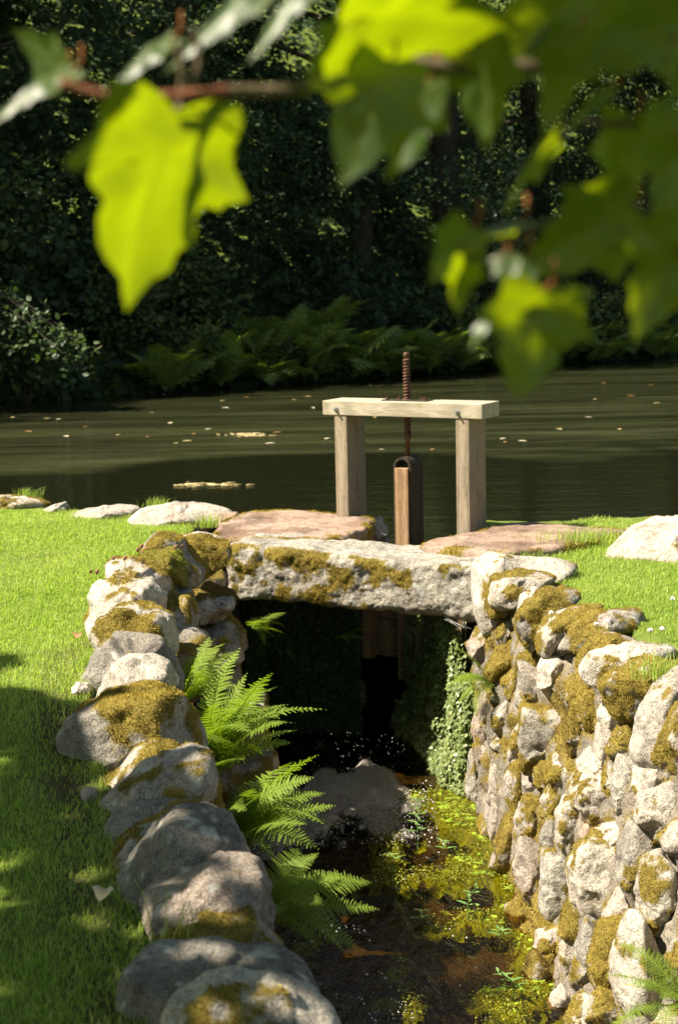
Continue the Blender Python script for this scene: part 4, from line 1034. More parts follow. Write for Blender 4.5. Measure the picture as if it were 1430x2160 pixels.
# ------------------------------------------------------------------ stream: weed, foam, bubbles, plants
rng = np.random.default_rng(33)
k = 300000; X = rng.uniform(-.3, .95, k); Y = rng.uniform(5.6, 8.75, k)
d = (X - (xb(Y) - .42)) / .42                       # 0 mid-stream .. 1 at the right wall
nn_ = fbm(np.stack([X * 5, Y * 4.0, X * 0], 1), 6, 4)
p_ = sstep(-.2, .9, d) * .9 + nn_ * .75 - .30 + .25 * sstep(7.2, 8.2, Y)
ok = (rng.random(k) < .42 * np.clip(p_, 0, 1)) & (X < xb(Y) + .05) & (d > -.55)
X, Y, nn_ = X[ok], Y[ok], nn_[ok]
Zw = WZ - .085 + .095 * np.clip(rng.random(len(X)) * 1.0 + .25 * nn_, 0, 1.05)
V, F = leafcards(np.stack([X, Y, Zw], 1), np.tile([0, -.1, 1.0], (len(X), 1)), .0095, rng, 'oval', 0)
gx, gy = np.meshgrid(np.linspace(-.3, .97, 130), np.linspace(5.6, 8.75, 320)); gx = gx.ravel(); gy = gy.ravel()
gd = (gx - (xb(gy) - .42)) / .42; gn = fbm(np.stack([gx * 5, gy * 4.0, gx * 0], 1), 6, 4); gq = sstep(-.2, .9, gd) * .9 + gn * .75 - .30 + .25 * sstep(7.2, 8.2, gy)
gz = WZ - .052 + .048 * sstep(.0, .8, gq) + .010 * fbm(np.stack([gx * 30, gy * 30, gx * 0], 1), 4, 3)
i = (np.arange(319)[:, None] * 130 + np.arange(129)[None, :]).ravel(); fq = np.stack([i, i + 1, i + 131, i + 130], 1); jit = fbm(np.stack([gx * 22, gy * 16, gx * 0], 1), 14, 3)
fq = fq[((gq + .35 * jit)[fq].mean(1) > .18) & (gx[fq[:, 0]] < xb(gy[fq[:, 0]]) + .04)]
F = [np.concatenate([F[0], fq + len(V)])]; V = np.concatenate([V, np.stack([gx, gy, gz], 1)]); mi = np.concatenate([np.zeros(len(F[0]) - len(fq), int), np.ones(len(fq), int)])
t_ = NT('weed_mat'); nz_a = t_.noise(t_.pos((1, .7, 1)), 60, 5, .75); nz_b = t_.noise(t_.pos(), 9, 4, .6)
M_WMAT = t_.done(t_.bsdf(t_.mix(.75, t_.ramp(nz_b, [(.3, (.10, .15, .014)), (.5, (.19, .29, .022)), (.7, (.30, .42, .045))]), t_.ramp(nz_a, [(.3, (.35, .35, .3)), (.6, (1.2, 1.2, 1.1))]), 'MULTIPLY'), .7, t_.bump(nz_a, .6, .01), .2))
tag(obj('pond_weed', mesh('pond_weed', V, F, [M_WEED, M_WMAT], smooth=False, midx=mi)), 'yellow green water weed drifting at the right side of the stream', 'water weed', kind='stuff')
# foam
nx, ny = 150, 130; xs = np.linspace(-.62, .62, nx); ys = np.linspace(7.2, 9.7, ny); X, Y = np.meshgrid(xs, ys); X = X.ravel(); Y = Y.ravel()
P = np.stack([X, Y, X * 0], 1)
edge = 7.85 + .10 * fbm(np.stack([X * 3, X * 0, X * 0], 1), 6, 3) + .25 * (X - .1) - .45 * sstep(.0, -.6, X)
cov = sstep(-.55, .95, Y - edge + .22 * fbm(np.stack([X * 9, Y * 4, X * 0], 1), 21, 3)) * sstep(.42, .22, X + .05 * fbm(np.stack([Y * 6, Y * 0, X * 0], 1), 3, 2)) * sstep(9.08, 8.72, Y + .55 * np.abs(X - .15) + .16 * fbm(np.stack([X * 7, X * 0, X * 0], 1), 2, 3)) * sstep(-.62, -.35, X)
Z = WZ + .006 + cov * (.008 + .016 * sstep(8.2, 8.9, Y) + .014 * fbm(P * 3, 3, 3) + .007 * fbm(P * 12, 5, 3) + .006 * fbm(P * 45, 6, 2))
i = (np.arange(ny - 1)[:, None] * nx + np.arange(nx - 1)[None, :]).ravel()
tag(obj('foam', mesh('foam', np.stack([X, Y, Z], 1), [np.stack([i, i + 1, i + nx + 1, i + nx], 1)], M_FOAM, attrs={'cover': cov})), 'grey white foam churning where the water bursts out under the gate', 'foam', kind='stuff')
r = np.random.default_rng(18); k = 330000; Xf = r.uniform(-.55, .42, k); Yf = r.uniform(7.5, 9.3, k)
jx = np.clip(((Xf + .62) / 1.24 * (nx - 1)).astype(int), 0, nx - 1); jy = np.clip(((Yf - 7.2) / 2.5 * (ny - 1)).astype(int), 0, ny - 1); cf = cov[jy * nx + jx]; zf = Z[jy * nx + jx]
pn = fbm(np.stack([Xf * 5, Yf * 3, Xf * 0], 1), 9, 4); ok = r.random(k) < np.clip(cf * 1.0 - .22 + .6 * pn, 0, 1); Xf, Yf, zf, cf = Xf[ok], Yf[ok], zf[ok], cf[ok]; k = len(Xf)
sz = (.0009 + .0028 * r.random(k) ** 4); zz_ = zf + .028 * cf * r.random(k) ** 2 - .002 + .10 * (r.random(k) < .012) * r.random(k) * sstep(8.3, 8.9, Yf); q0 = np.array([(1,0,0),(-1,0,0),(0,1,0),(0,-1,0),(0,0,1),(0,0,-1)], float); T0 = np.array([(0,2,4),(2,1,4),(1,3,4),(3,0,4),(2,0,5),(1,2,5),(3,1,5),(0,3,5)])
tag(obj('froth', mesh('froth', (np.stack([Xf, Yf, zz_], 1)[:, None, :] + q0[None] * sz[:, None, None]).reshape(-1, 3), [(np.arange(k)[:, None, None] * len(q0) + T0[None]).reshape(-1, 3)], M_FROTH)), 'fine bubbling froth heaped over the white water below the gate', 'froth', kind='stuff')
# bubbles and spray
b = MB(); q0, T0 = ico(2); r = np.random.default_rng(8)
for n_, x0, x1, y0, y1, z0, z1, s0, s1 in ((900, -.5, .5, 7.7, 8.75, 0, .004, .0015, .006), (260, -.30, .55, 5.3, 8.1, 0, .002, .0015, .006), (420, -.3, .25, 5.4, 6.7, 0, .002, .0015, .006), (160, -.3, .4, 8.6, 9.3, .04, .16, .001, .003)):
    c = np.stack([r.uniform(x0, x1, n_), r.uniform(y0, y1, n_), WZ + r.uniform(z0, z1, n_)], 1); s = s0 + (s1 - s0) * r.random(n_) ** 2.5
    if y1 < 8.5:
        ok = fbm(c * np.array([4, 3, 0]), 4, 2) + r.normal(0, .25, n_) > .1; c = c[ok]; s = s[ok]
    m = len(c); b.add((c[:, None, :] + q0[None] * s[:, None, None]).reshape(-1, 3), None, (np.arange(m)[:, None, None] * len(q0) + T0[None]).reshape(-1, 3))
V, F = b.arrays(); tag(obj('bubbles', mesh('bubbles', V, F, M_BUB)), 'white bubbles and droplets drifting on the dark stream', 'bubbles', kind='stuff')
# upright water plants
def water_plant(px, py, h, n, seed, label, pal=M_FERN):
    r = np.random.default_rng(seed); c = on(px, py, WZ); root = thing('water_plant', c, label, 'water plant', 'small plants standing in the stream')
    st = smooth_path([(0, 0, -.04), (r.normal(0, .01), r.normal(0, .01), h * .5), (r.normal(0, .02), r.normal(0, .02), h)]); V, Q, T = tube(st, np.linspace(.003, .0012, len(st)), 6)
    obj('stem', mesh('stem', V, [Q, T], pal), root)
    P = []; N = []
    for i in range(n):
        z = h * (.25 + .75 * (i + 1) / n); p = np.array([np.interp(z, st[:, 2], st[:, k]) for k in range(3)]); a = i * 1.57 + r.normal(0, .3)
        for s in (0, math.pi):
            P.append(p); N.append((-math.cos(a + s) * .5, -math.sin(a + s) * .5, .9))
    P = np.array(P); N = np.array(N); L = np.interp(P[:, 2], [0, h], [.075, .04])
    S = np.stack([-N[:, 1], N[:, 0], 0 * L], 1); S /= np.linalg.norm(S, axis=1)[:, None]; D = np.cross(S, N); D = np.where((D[:, 2] < 0)[:, None], -D, D); D /= np.linalg.norm(D, axis=1)[:, None]
    prof = [(0, 0), (.17, .35), (.12, .7), (0, 1), (-.12, .7), (-.17, .35)]
    V = np.stack([P + S * (L * a)[:, None] + D * (L * bb)[:, None] - N * (L * .35 * bb * bb)[:, None] for a, bb in prof], 1).reshape(-1, 3); i = np.arange(len(P))[:, None] * 6
    obj('leaves', mesh('leaves', V, [np.concatenate([i + np.array([[0, 1, 2, 3]]), i + np.array([[0, 3, 4, 5]])])], pal, smooth=False), root)
M_PLANT = leaf_mat('water_plant_green', [(.08, .17, .04), (.14, .26, .07), (.20, .30, .09)], .3, .45, .4)
water_plant(880, 1790, .27, 9, 1, 'tallest willowherb like plant standing in the stream beside the ivy', M_PLANT)
water_plant(828, 1832, .09, 3, 2, 'small four leaved plant standing left of the tallest stream plant', M_PLANT)
water_plant(930, 1800, .07, 3, 3, 'thin sprig standing right of the tallest stream plant', M_PLANT)
water_plant(990, 1935, .14, 4, 4, 'slender plant in the stream nearest the moss mound of the right wall', M_PLANT)
water_plant(892, 1945, .05, 3, 5, 'small rosette floating in mid stream', M_PLANT)
water_plant(1078, 2110, .12, 6, 6, 'leafy plant at the foot of the right wall, lowest in the photo', M_PLANT)
water_plant(1055, 1985, .06, 4, 7, 'little plant against the moss at the wall foot', M_PLANT)
# ------------------------------------------------------------------ small things on the lawn
def dead_leaf(px, py, z, size, seed, label, mat=M_DEADLEAF, name='fallen_leaf', group='fallen leaves on the lawn'):
    r = np.random.default_rng(seed); c = on(px, py, z); n = 14
    prof = []; 
    for i in range(n):
        a = i / n * 2 * math.pi; rr = size * (.55 + .45 * abs(math.cos(a * 2.5))) * r.uniform(.8, 1.1); prof.append((rr * math.cos(a), rr * math.sin(a) * .8, size * .35 * math.cos(a * 2 + seed) + .01))
    V = np.array([(0, 0, size * .12 + .008)] + prof); T = [(0, 1 + i, 1 + (i + 1) % n) for i in range(n)]
    o = obj(name, mesh(name, V, [np.array(T)], mat), None, c + np.array([0, 0, .02])); o.rotation_euler = (0, 0, r.uniform(0, 6)); tag(o, label, 'leaf', group)
dead_leaf(222, 1902, 0.0, .042, 3, 'curled pale dead leaf on the grass against the lichened boulder')
dead_leaf(166, 1352, 0.01, .03, 5, 'curled brown dead leaf on the lawn beside the mossy pale boulder', plain('brown_leaf', (.30, .13, .06)))
def clover(px, py, seed, label):
    c = on(px, py, 0.03); root = thing('clover_flower', (c[0], c[1], 0), label, 'flower', 'white clover heads by the right wall'); b = MB(); r = np.random.default_rng(seed)
    for i in range(40):
        d = r.normal(0, 1, 3); d[2] = abs(d[2]); d /= np.linalg.norm(d); b.add(*tube([d * .004, d * .014], [.0025, .001], 5))
    V, F = b.arrays(); obj('petals', mesh('petals', V, F, M_PETAL), root, (0, 0, .055))
    V, Q, T = tube([(0, 0, -.01), (0, 0, .055)], .0013, 5); obj('stem', mesh('stem', V, [Q, T], M_FERN), root)
for i, (a, c_, l_) in enumerate(((1258, 1330, 'white clover head on the moss of the arched grey stone'), (1282, 1322, 'white clover head behind the arched grey stone'), (1371, 1343, 'left of the two clover heads in the grass at the right'), (1396, 1340, 'right of the two clover heads in the grass at the right'), (1418, 1275, 'single clover head highest up the right hand lawn'), (1162, 1305, 'pinkish clover head between mossy stones of the right wall'))):
    clover(a, c_, i, l_)
def dry_heads(pts, Y, label, h=.05):
    c = at(pts[0][0], pts[0][1], Y); root = thing('dry_flower', c, label, 'dried flowers'); r = np.random.default_rng(4); q0, T0 = ico(2)
    for (a, d) in pts:
        b = MB(); p = at(a, d, Y + r.uniform(-.1, .1)) - c; V = q0 * .0095 * r.uniform(.8, 1.2); V += .004 * fbm(V * 260, 3, 2)[:, None]; b.add(V, None, T0)
        b.add(*tube([(0, 0, 0), (r.normal(0, .01), .01, -h)], .0012, 5)); V, F = b.arrays(); obj('seed_head', mesh('seed_head', V, F, M_DRY), root, p)
g = lambda a, d: (120 + a / 3.575, 1100 + d / 3.575)
dry_heads([g(785, 185), g(900, 190), g(945, 188), g(780, 145), g(640, 185), g(612, 210), g(645, 240), g(680, 205), g(700, 240), g(945, 235)], 7.95, 'brown dried flower heads on the mossy boulders at the left end of the lintel')
dry_heads([g(430, 275), g(515, 275), g(260, 378), g(305, 378), g(430, 430), g(645, 435), g(705, 440)], 7.5, 'scattered brown dried flower heads along the lawn edge of the left wall')
# cobweb at the right end of the lintel
c0 = at(940, 1305, 8.42); b = MB(); r = np.random.default_rng(3)
for i in range(5): b.add(*tube([c0 + r.normal(0, .004, 3), at(975, 1325, 8.25) + r.normal(0, .015, 3)], .00035, 4))
V, F = b.arrays(); tag(obj('cobweb', mesh('cobweb', V - c0, F, M_SILK), None, c0), 'cobweb strands stretched below the right end of the lintel', 'cobweb')

# ------------------------------------------------------------------ far bank
rng = np.random.default_rng(51)
def B_(u, v, z=0): return np.stack([u - .594 * v, 28.5 + .738 * u + .805 * v, np.broadcast_to(z, np.shape(u))], -1)
tree_u = [(-10.5, 3.6), (-7.3, 2.9), (-4.4, 4.2), (-1.4, 3.0), (5.3, 4.6), (2.2, 2.9), (7.2, 4.0), (10.2, 3.2), (13.2, 4.2), (-14, 4.5)]
tl = ['dark tree at the left border of the far bank, behind the overhanging branch', 'dark tree on the far bank behind the bright hanging maple leaf', 'dark ivy clad tree on the far bank just right of the bright maple leaf', 'dark leafy tree left of the bare trunk on the far bank',
      'dark tree with a bare upright trunk showing above the right post of the sluice', 'dark leafy tree on the far bank straight above the left post of the sluice', 'dark tree on the far bank behind the hanging olive maple leaf', 'dark tree at the right border of the far bank', 'dark tree rising behind the far right of the pond', 'dark tree overhanging the pond at the far left']
# visible leaf wall, in drooping sprays
n_sp = 15000
u = rng.uniform(-15, 16, n_sp); z = 10.5 * rng.random(n_sp) ** .9 + .3
v = 1.4 + 1.8 * fbm(np.stack([u * .5, z * .5, u * 0], 1), 5, 3) + rng.uniform(0, 2.2, n_sp) + .10 * z
hole = fbm(np.stack([u * .55, z * .55, u * 0 + 3], 1), 31, 3)
ok = (hole > -.42) & (v > .2); u, v, z = u[ok], v[ok], z[ok]
spP = B_(u, v, z)
x_, y_, d_ = project(spP); ok = ~((x_ > 880) & (x_ < 1010) & (y_ > 210) & (y_ < 500) & (d_ < 36)) & ~((x_ > 740) & (x_ < 900) & (y_ > 400) & (y_ < 560) & (d_ < 33)); spP = spP[ok]; u = u[ok]
lw_o = np.array([np.argmin([abs(uu - tu) + rng.normal(0, .5) for tu, tv in tree_u]) for uu in u])
# high canopy over bank and water: it keeps the far bank in the shade
nc = 30000
uc = rng.uniform(-26, 18, nc); vc = rng.uniform(-1.2, 26, nc); zc = rng.uniform(9.5, 15, nc)
shadeP = B_(uc, vc, 0.0)                         # where its shadow falls; the crown stands up-sun of it
canP = shadeP + SUN * (zc / SUN[2])[:, None]
gap = fbm(np.stack([uc * .45, vc * .45, uc * 0], 1), 8, 3); ok = (gap > -.27); canP = canP[ok]
ok = ~in_view(canP, 200)
for px_, py_, Yd, rr_ in ((820, 480, 29.5, 1.0), (1120, 420, 30.5, 1.1), (1270, 640, 31.5, .8), (720, 660, 28.6, .7), (880, 690, 29.0, .6)):
    q = canP - at(px_, py_, Yd); al = q @ SUN; ok &= np.linalg.norm(q - al[:, None] * SUN, axis=1) > rr_ * .55
canP = canP[ok]
can_o = np.array([np.argmin([(p[0] - B_(tu, tv)[0]) ** 2 + (p[1] - B_(tu, tv)[1]) ** 2 + rng.normal(0, 2) for tu, tv in tree_u]) for p in canP])
trees = []
for i, (tu, tv) in enumerate(tree_u):
    bp = B_(tu, tv, 0.0); bp[2] = float(ground_z(bp[:1], bp[1:2])[0]) - .1
    root = thing('tree', bp, tl[i], 'tree', 'dark trees on the far bank'); trees.append(root)
    r = np.random.default_rng(60 + i); b = MB()
    top = r.uniform(10, 13); rb = .36 if i == 4 else r.uniform(.2, .3)
    pth = smooth_path([(0, 0, 0), (r.normal(0, .1), r.normal(0, .1), 2), (r.normal(0, .25), r.normal(0, .25), 5), (r.normal(0, .6), r.normal(0, .6), top)]); b.add(*tube(pth, np.interp(pth[:, 2], [0, .6, top], [rb * 1.35, rb, .05]), 10))
    for k in range(11):
        zz = r.uniform(1.6, top * .85); p = np.array([np.interp(zz, pth[:, 2], pth[:, q]) for q in range(3)]); a = r.uniform(0, 6.28); ln = r.uniform(1.5, 3.2)
        pp = smooth_path([p, p + np.array([math.cos(a), math.sin(a), .35]) * ln * .5, p + np.array([math.cos(a), math.sin(a), .25]) * ln]); b.add(*tube(pp, np.linspace(rb * .32, .015, len(pp)), 6))
    V, F = b.arrays(); obj('trunk', mesh('trunk', V, F, M_BARK), root)
    sp = spP[lw_o == i]
    if i == 4:                                   # the bare trunk shows between its branches
        x_, y_, d_ = project(sp); sp = sp[~((x_ > 880) & (x_ < 1010) & (y_ > 225) & (y_ < 470) & (d_ < np.linalg.norm(bp - CAM) + .3))]
    P = []; N = []
    for s_ in sp:
        m = r.integers(14, 24); ln = r.uniform(.45, .95); a = r.uniform(0, 6.28); dr = np.array([math.cos(a), math.sin(a) - .5, -r.uniform(.1, .9)]); dr /= np.linalg.norm(dr)
        t = r.random(m)[:, None]; q = s_ + dr * t * ln + r.normal(0, .055, (m, 3)); q[:, 2] -= (t[:, 0] ** 2) * .15; P.append(q)
        N.append(np.tile([-.594 * -.5, -.805 * .5, .75], (m, 1)) + r.normal(0, .35, (m, 3)))
    P = np.concatenate(P); N = np.concatenate(N)
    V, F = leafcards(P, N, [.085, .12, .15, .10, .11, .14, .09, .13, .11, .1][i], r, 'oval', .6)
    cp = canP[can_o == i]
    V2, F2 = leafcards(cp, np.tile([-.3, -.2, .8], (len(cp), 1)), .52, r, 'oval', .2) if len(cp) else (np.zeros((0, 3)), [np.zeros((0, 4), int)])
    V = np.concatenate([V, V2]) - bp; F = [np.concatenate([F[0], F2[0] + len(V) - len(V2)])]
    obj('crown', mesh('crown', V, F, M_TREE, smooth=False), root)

def shrub(u, v, w, h, n, size, label, mat, seed, shape='oval', name='shrub', group='shrubs along the far waterline', flat=1.0):
    r = np.random.default_rng(seed); c = B_(u, v, 0.0); c[2] = max(PZ - .05, float(ground_z(c[:1], c[1:2])[0])); root = thing(name, c, label, name.replace('_', ' '), group)
    b = MB(); P = []; N = []
    for k in range(26):
        a = r.uniform(0, 6.28); e = np.array([math.cos(a) * w * r.uniform(.3, 1), math.sin(a) * w * .7 * r.uniform(.3, 1), h * r.uniform(.35, 1)])
        pth = smooth_path([np.zeros(3), e * np.array([.4, .4, .8]), e]); b.add(*tube(pth, np.linspace(.014, .004, len(pth)), 5))
        m = n // 26; t = r.uniform(.25, 1, m)
        q = np.stack([np.interp(t, np.linspace(0, 1, len(pth)), pth[:, j]) for j in range(3)], 1) + r.normal(0, .10 * max(w, h) ** .5, (m, 3)); P.append(q); N.append(np.tile([0, -.35, .8], (m, 1)) + r.normal(0, .4, (m, 3)))
    V, F = b.arrays(); obj('stems', mesh('stems', V, F, M_BARK), root)
    V, F = leafcards(np.concatenate(P), np.concatenate(N), size, r, shape, .5); obj('foliage', mesh('foliage', V, F, mat, smooth=False), root)
def uat(px):                                        # far-bank position on that line of sight
    d = ray(px, 790); k = d[0] / d[1]; return 28.5 * k / (1 - .738 * k)
sh = [(60, .1, 1.3, 1.3, 'low dark shrub at the waterline under the overhanging branch'), (300, .8, 1.2, 1.5, 'dark shrub at the far waterline left of the ferns'), (420, .4, 1.0, 1.2, 'olive leaved shrub below the tip of the bright maple leaf'), (500, 1.0, 1.0, 1.6, 'mid green shrub at the left end of the bank ferns'),
      (600, .3, .9, .9, 'broad leaved shrub touching the water below the ferns'), (690, .25, .8, .8, 'low leafy shrub hanging to the water left of the sluice screw'), (920, .4, .9, .8, 'low broad leaved shrub at the waterline right of the sluice screw'), (1010, .6, 1.0, 1.2, 'dark shrub behind the right end of the sluice beam'),
      (1150, .5, 1.1, 1.2, 'dark shrub behind the hanging olive maple leaf'), (1270, .4, 1.2, 1.5, 'grey green shrub at the waterline near the right border'), (1400, .5, 1.2, 1.3, 'dark shrub at the right border of the far waterline')]
for i, (px, v, w, h, lab) in enumerate(sh):
    shrub(uat(px), v, w, h, 1500, .11, lab, M_SHRUB, 200 + i)
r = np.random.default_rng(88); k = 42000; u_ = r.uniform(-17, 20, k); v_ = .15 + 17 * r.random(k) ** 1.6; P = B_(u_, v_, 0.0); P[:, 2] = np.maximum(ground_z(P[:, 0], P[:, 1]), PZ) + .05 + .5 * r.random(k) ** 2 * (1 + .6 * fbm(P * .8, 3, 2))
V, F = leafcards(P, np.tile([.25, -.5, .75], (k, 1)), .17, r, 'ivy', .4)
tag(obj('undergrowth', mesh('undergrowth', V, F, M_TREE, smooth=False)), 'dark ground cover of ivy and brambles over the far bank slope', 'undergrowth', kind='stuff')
# sun-caught sprays
shrub(uat(1120), 1.2, 1.7, 3.4, 1500, .11, 'tall shrub with arching rounded leaf sprays catching the sun right of the bare trunk', M_TREEL, 231, name='leafy_bush', group='sunlit bushes on the far bank')
shrub(uat(810), 2.6, 1.0, 3.1, 1100, .09, 'grey leaved bush catching the sun left of the bare trunk', M_TREEL, 232, name='leafy_bush', group='sunlit bushes on the far bank')
shrub(uat(130), 1.5, 1.5, 3.0, 1200, .13, 'bush with rows of rounded leaves left of the bright maple leaf', M_SHRUB, 233, 'oval', name='leafy_bush', group='sunlit bushes on the far bank')
# overhanging branch at the left, low above the water
r = np.random.default_rng(77); c = at(-150, 640, 24.0); c[2] = -.2
root = thing('tree', (c[0], c[1], -.3), 'leaning bank tree whose bright low branch hangs over the pond at the left border', 'tree')
b = MB(); P = []; N = []
for k in range(24):
    e = at(r.uniform(-60, 245), 700 + r.uniform(-30, 90), r.uniform(22.6, 24.2)); e0 = at(-170, 600, 23.8)
    if e[0] > at(60, 0, 23)[0]: e[2] = min(e[2], at(150, 735, 23)[2])
    pth = smooth_path([e0, (e0 + e) / 2 + np.array([0, 0, .35]), e]) ; b.add(*tube(pth, np.linspace(.03, .005, len(pth)), 5))
    m = 110; t = r.uniform(.2, 1, m); q = np.stack([np.interp(t, np.linspace(0, 1, len(pth)), pth[:, j]) for j in range(3)], 1) + r.normal(0, .09, (m, 3)); q[:, 2] -= np.abs(r.normal(0, .08, m)); P.append(q); N.append(np.tile([-.2, -.3, .85], (m, 1)) + r.normal(0, .3, (m, 3)))
pth = smooth_path([(c[0], c[1], -.4), (c[0] + .1, c[1], .8), at(-170, 600, 23.8)]); b.add(*tube(pth, np.linspace(.14, .05, len(pth)), 8))
V, F = b.arrays(); wpart('trunk', V, F, M_BARK, root)
V, F = leafcards(np.concatenate(P), np.concatenate(N), .11, r, 'oval', .4); wpart('crown', V, F, M_TREEL, root, smooth=False)
# ferns along the far bank
fs = [(560, .8), (610, 1.3), (650, .5), (690, 1.0), (735, .6), (770, 1.3), (640, 2.0), (720, 2.1), (800, .5), (850, .9), (890, .5), (930, 1.0), (960, .5), (1000, 1.2), (530, 1.6), (470, 1.0), (400, 1.3), (340, .7), (1040, .6), (1090, 1.2), (1140, .7), (1200, 1.3), (1250, .6), (1310, 1.1), (1370, .6), (1420, 1.2)]
for i, (px, v) in enumerate(fs):
    v = v * .55 - .1
    u_ = float(uat(px)); c = B_(np.array(u_), v - .4); c[2] = max(PZ, float(ground_z(c[:1], c[1:2])[0])) + .05
    L_ = np.random.default_rng(i).uniform(.9, 1.4) * (1.25 if 580 < px < 800 else 1.0)
    fern('fern', c, 'tall shaded fern clump on the far bank', spread(300 + i, 11, 0, 6.0, .45, 1.25, .75 * L_, 1.05 * L_), FRF, 'ferns along the far bank')
# floating leaves and debris on the pond
fl = [(100, 883), (125, 884), (230, 868), (320, 870), (360, 892), (405, 815), (470, 845), (440, 905), (410, 915), (395, 930), (475, 860), (312, 921), (250, 917), (570, 935), (585, 912), (650, 836), (690, 925), (60, 910), (620, 843), (1060, 925), (1065, 932), (1178, 905), (1240, 880), (1270, 808), (1255, 842), (1390, 770), (1372, 812), (1385, 850), (1110, 800), (1100, 818), (820, 802), (780, 812), (745, 925), (790, 880), (805, 948), (912, 948), (372, 935), (343, 832), (520, 838), (1305, 905), (1100, 930), (1330, 835), (1020, 880), (660, 860), (180, 900), (28, 880), (140, 920)]
fmats = [M_FLOAT, plain('floating_leaf_pale', (.62, .56, .38)), plain('floating_leaf_brown', (.34, .17, .07))]
for i, (px, py) in enumerate(fl):
    r = np.random.default_rng(i); c = on(px, py, PZ + .002); s = r.uniform(.035, .075)
    prof = [(0, -1), (.45, -.3), (.4, .4), (0, 1), (-.4, .4), (-.45, -.3)]
    V = np.array([(a * s, d_ * s, .001 + .12 * s * abs(a)) for a, d_ in prof]); o = obj('floating_leaf', mesh('floating_leaf', V, [np.array([[0, 1, 2, 3], [0, 3, 4, 5]])], fmats[i % 3]), None, c); o.rotation_euler = (0, 0, r.uniform(0, 6))
    tag(o, 'small fallen leaf floating on the scummy pond surface', 'leaf', 'leaves floating on the pond')
for (px0, px1, py, lab) in ((475, 575, 917, 'straw coloured strand of debris floating on the pond scum'), (370, 500, 1021, 'straw coloured strand of debris floating on the dark near water')):
    r = np.random.default_rng(px0); c = on((px0 + px1) / 2, py, PZ); b = MB()
    for k in range(46):
        p = on(r.normal((px0 + px1) / 2, (px1 - px0) / 4), py + r.normal(0, 2.0), PZ - .001) - c; a = r.normal(0, .5); L2 = r.uniform(.01, .06); d_ = np.array([math.cos(a), math.sin(a), 0]) * L2; b.add(*tube([p - d_, p + d_], .0035, 4))
    V, F = b.arrays(); tag(obj('debris', mesh('debris', V, F, M_FLOAT), None, c), lab, 'debris')

# ------------------------------------------------------------------ the maple by the photographer
HALF = [(0, 0), (.10, -.07), (.24, -.11), (.40, -.10), (.39, .0), (.39, .07), (.40, .13), (.42, .18), (.55, .33), (.48, .36), (.42, .36), (.38, .42), (.32, .43), (.27, .48), (.28, .56), (.27, .62), (.21, .68), (.18, .77), (.09, .85), (0, 1.0)]
def leaf_mesh(seed, wf=1.0, curl=.25, fold=.25):
    r = np.random.default_rng(seed); out = HALF + [(-a, b) for a, b in HALF[-2:0:-1]]; O = np.array(out, float)
    O += r.normal(0, .012, O.shape); O[:, 0] *= wf
    O2 = np.empty((len(O) * 2, 2)); O2[::2] = O; O2[1::2] = (O + np.roll(O, -1, 0)) / 2
    c = np.array([0, .22]); rings = [1.0, .8, .6, .4, .2]; V = [c + (O2 - c) * k for k in rings]; V = np.concatenate(V + [c[None]]); n = len(O2)
    Q = []; k = np.arange(n)
    for i in range(4): Q.append(np.stack([i * n + k, i * n + (k + 1) % n, (i + 1) * n + (k + 1) % n, (i + 1) * n + k], 1))
    T = np.stack([4 * n + k, 4 * n + (k + 1) % n, np.full(n, 5 * n)], 1)
    zc = -curl * (V[:, 1] - .1) ** 2 - fold * np.abs(V[:, 0]) ** 1.3 + .03 * fbm(np.stack([V[:, 0] * 6, V[:, 1] * 6, V[:, 0] * 0], 1), seed, 2)
    vein = np.zeros(len(V))
    for tip in ((0, 1), (.55, .33), (-.55, .33), (.40, -.10), (-.40, -.10)):
        t_ = np.array([tip[0] * wf, tip[1]]); pr = np.clip((V @ t_) / (t_ @ t_), 0, 1); dd = np.linalg.norm(V - pr[:, None] * t_, axis=1); vein = np.maximum(vein, np.exp(-(dd / .03) ** 2))
    return np.column_stack([V, zc]), [np.concatenate(Q), T], vein
mt_base = np.array([-.7, -2.0, 0.0])
maple = thing('maple_tree', mt_base, 'maple tree whose blurred branch of lobed leaves hangs across the top of the photo', 'tree')
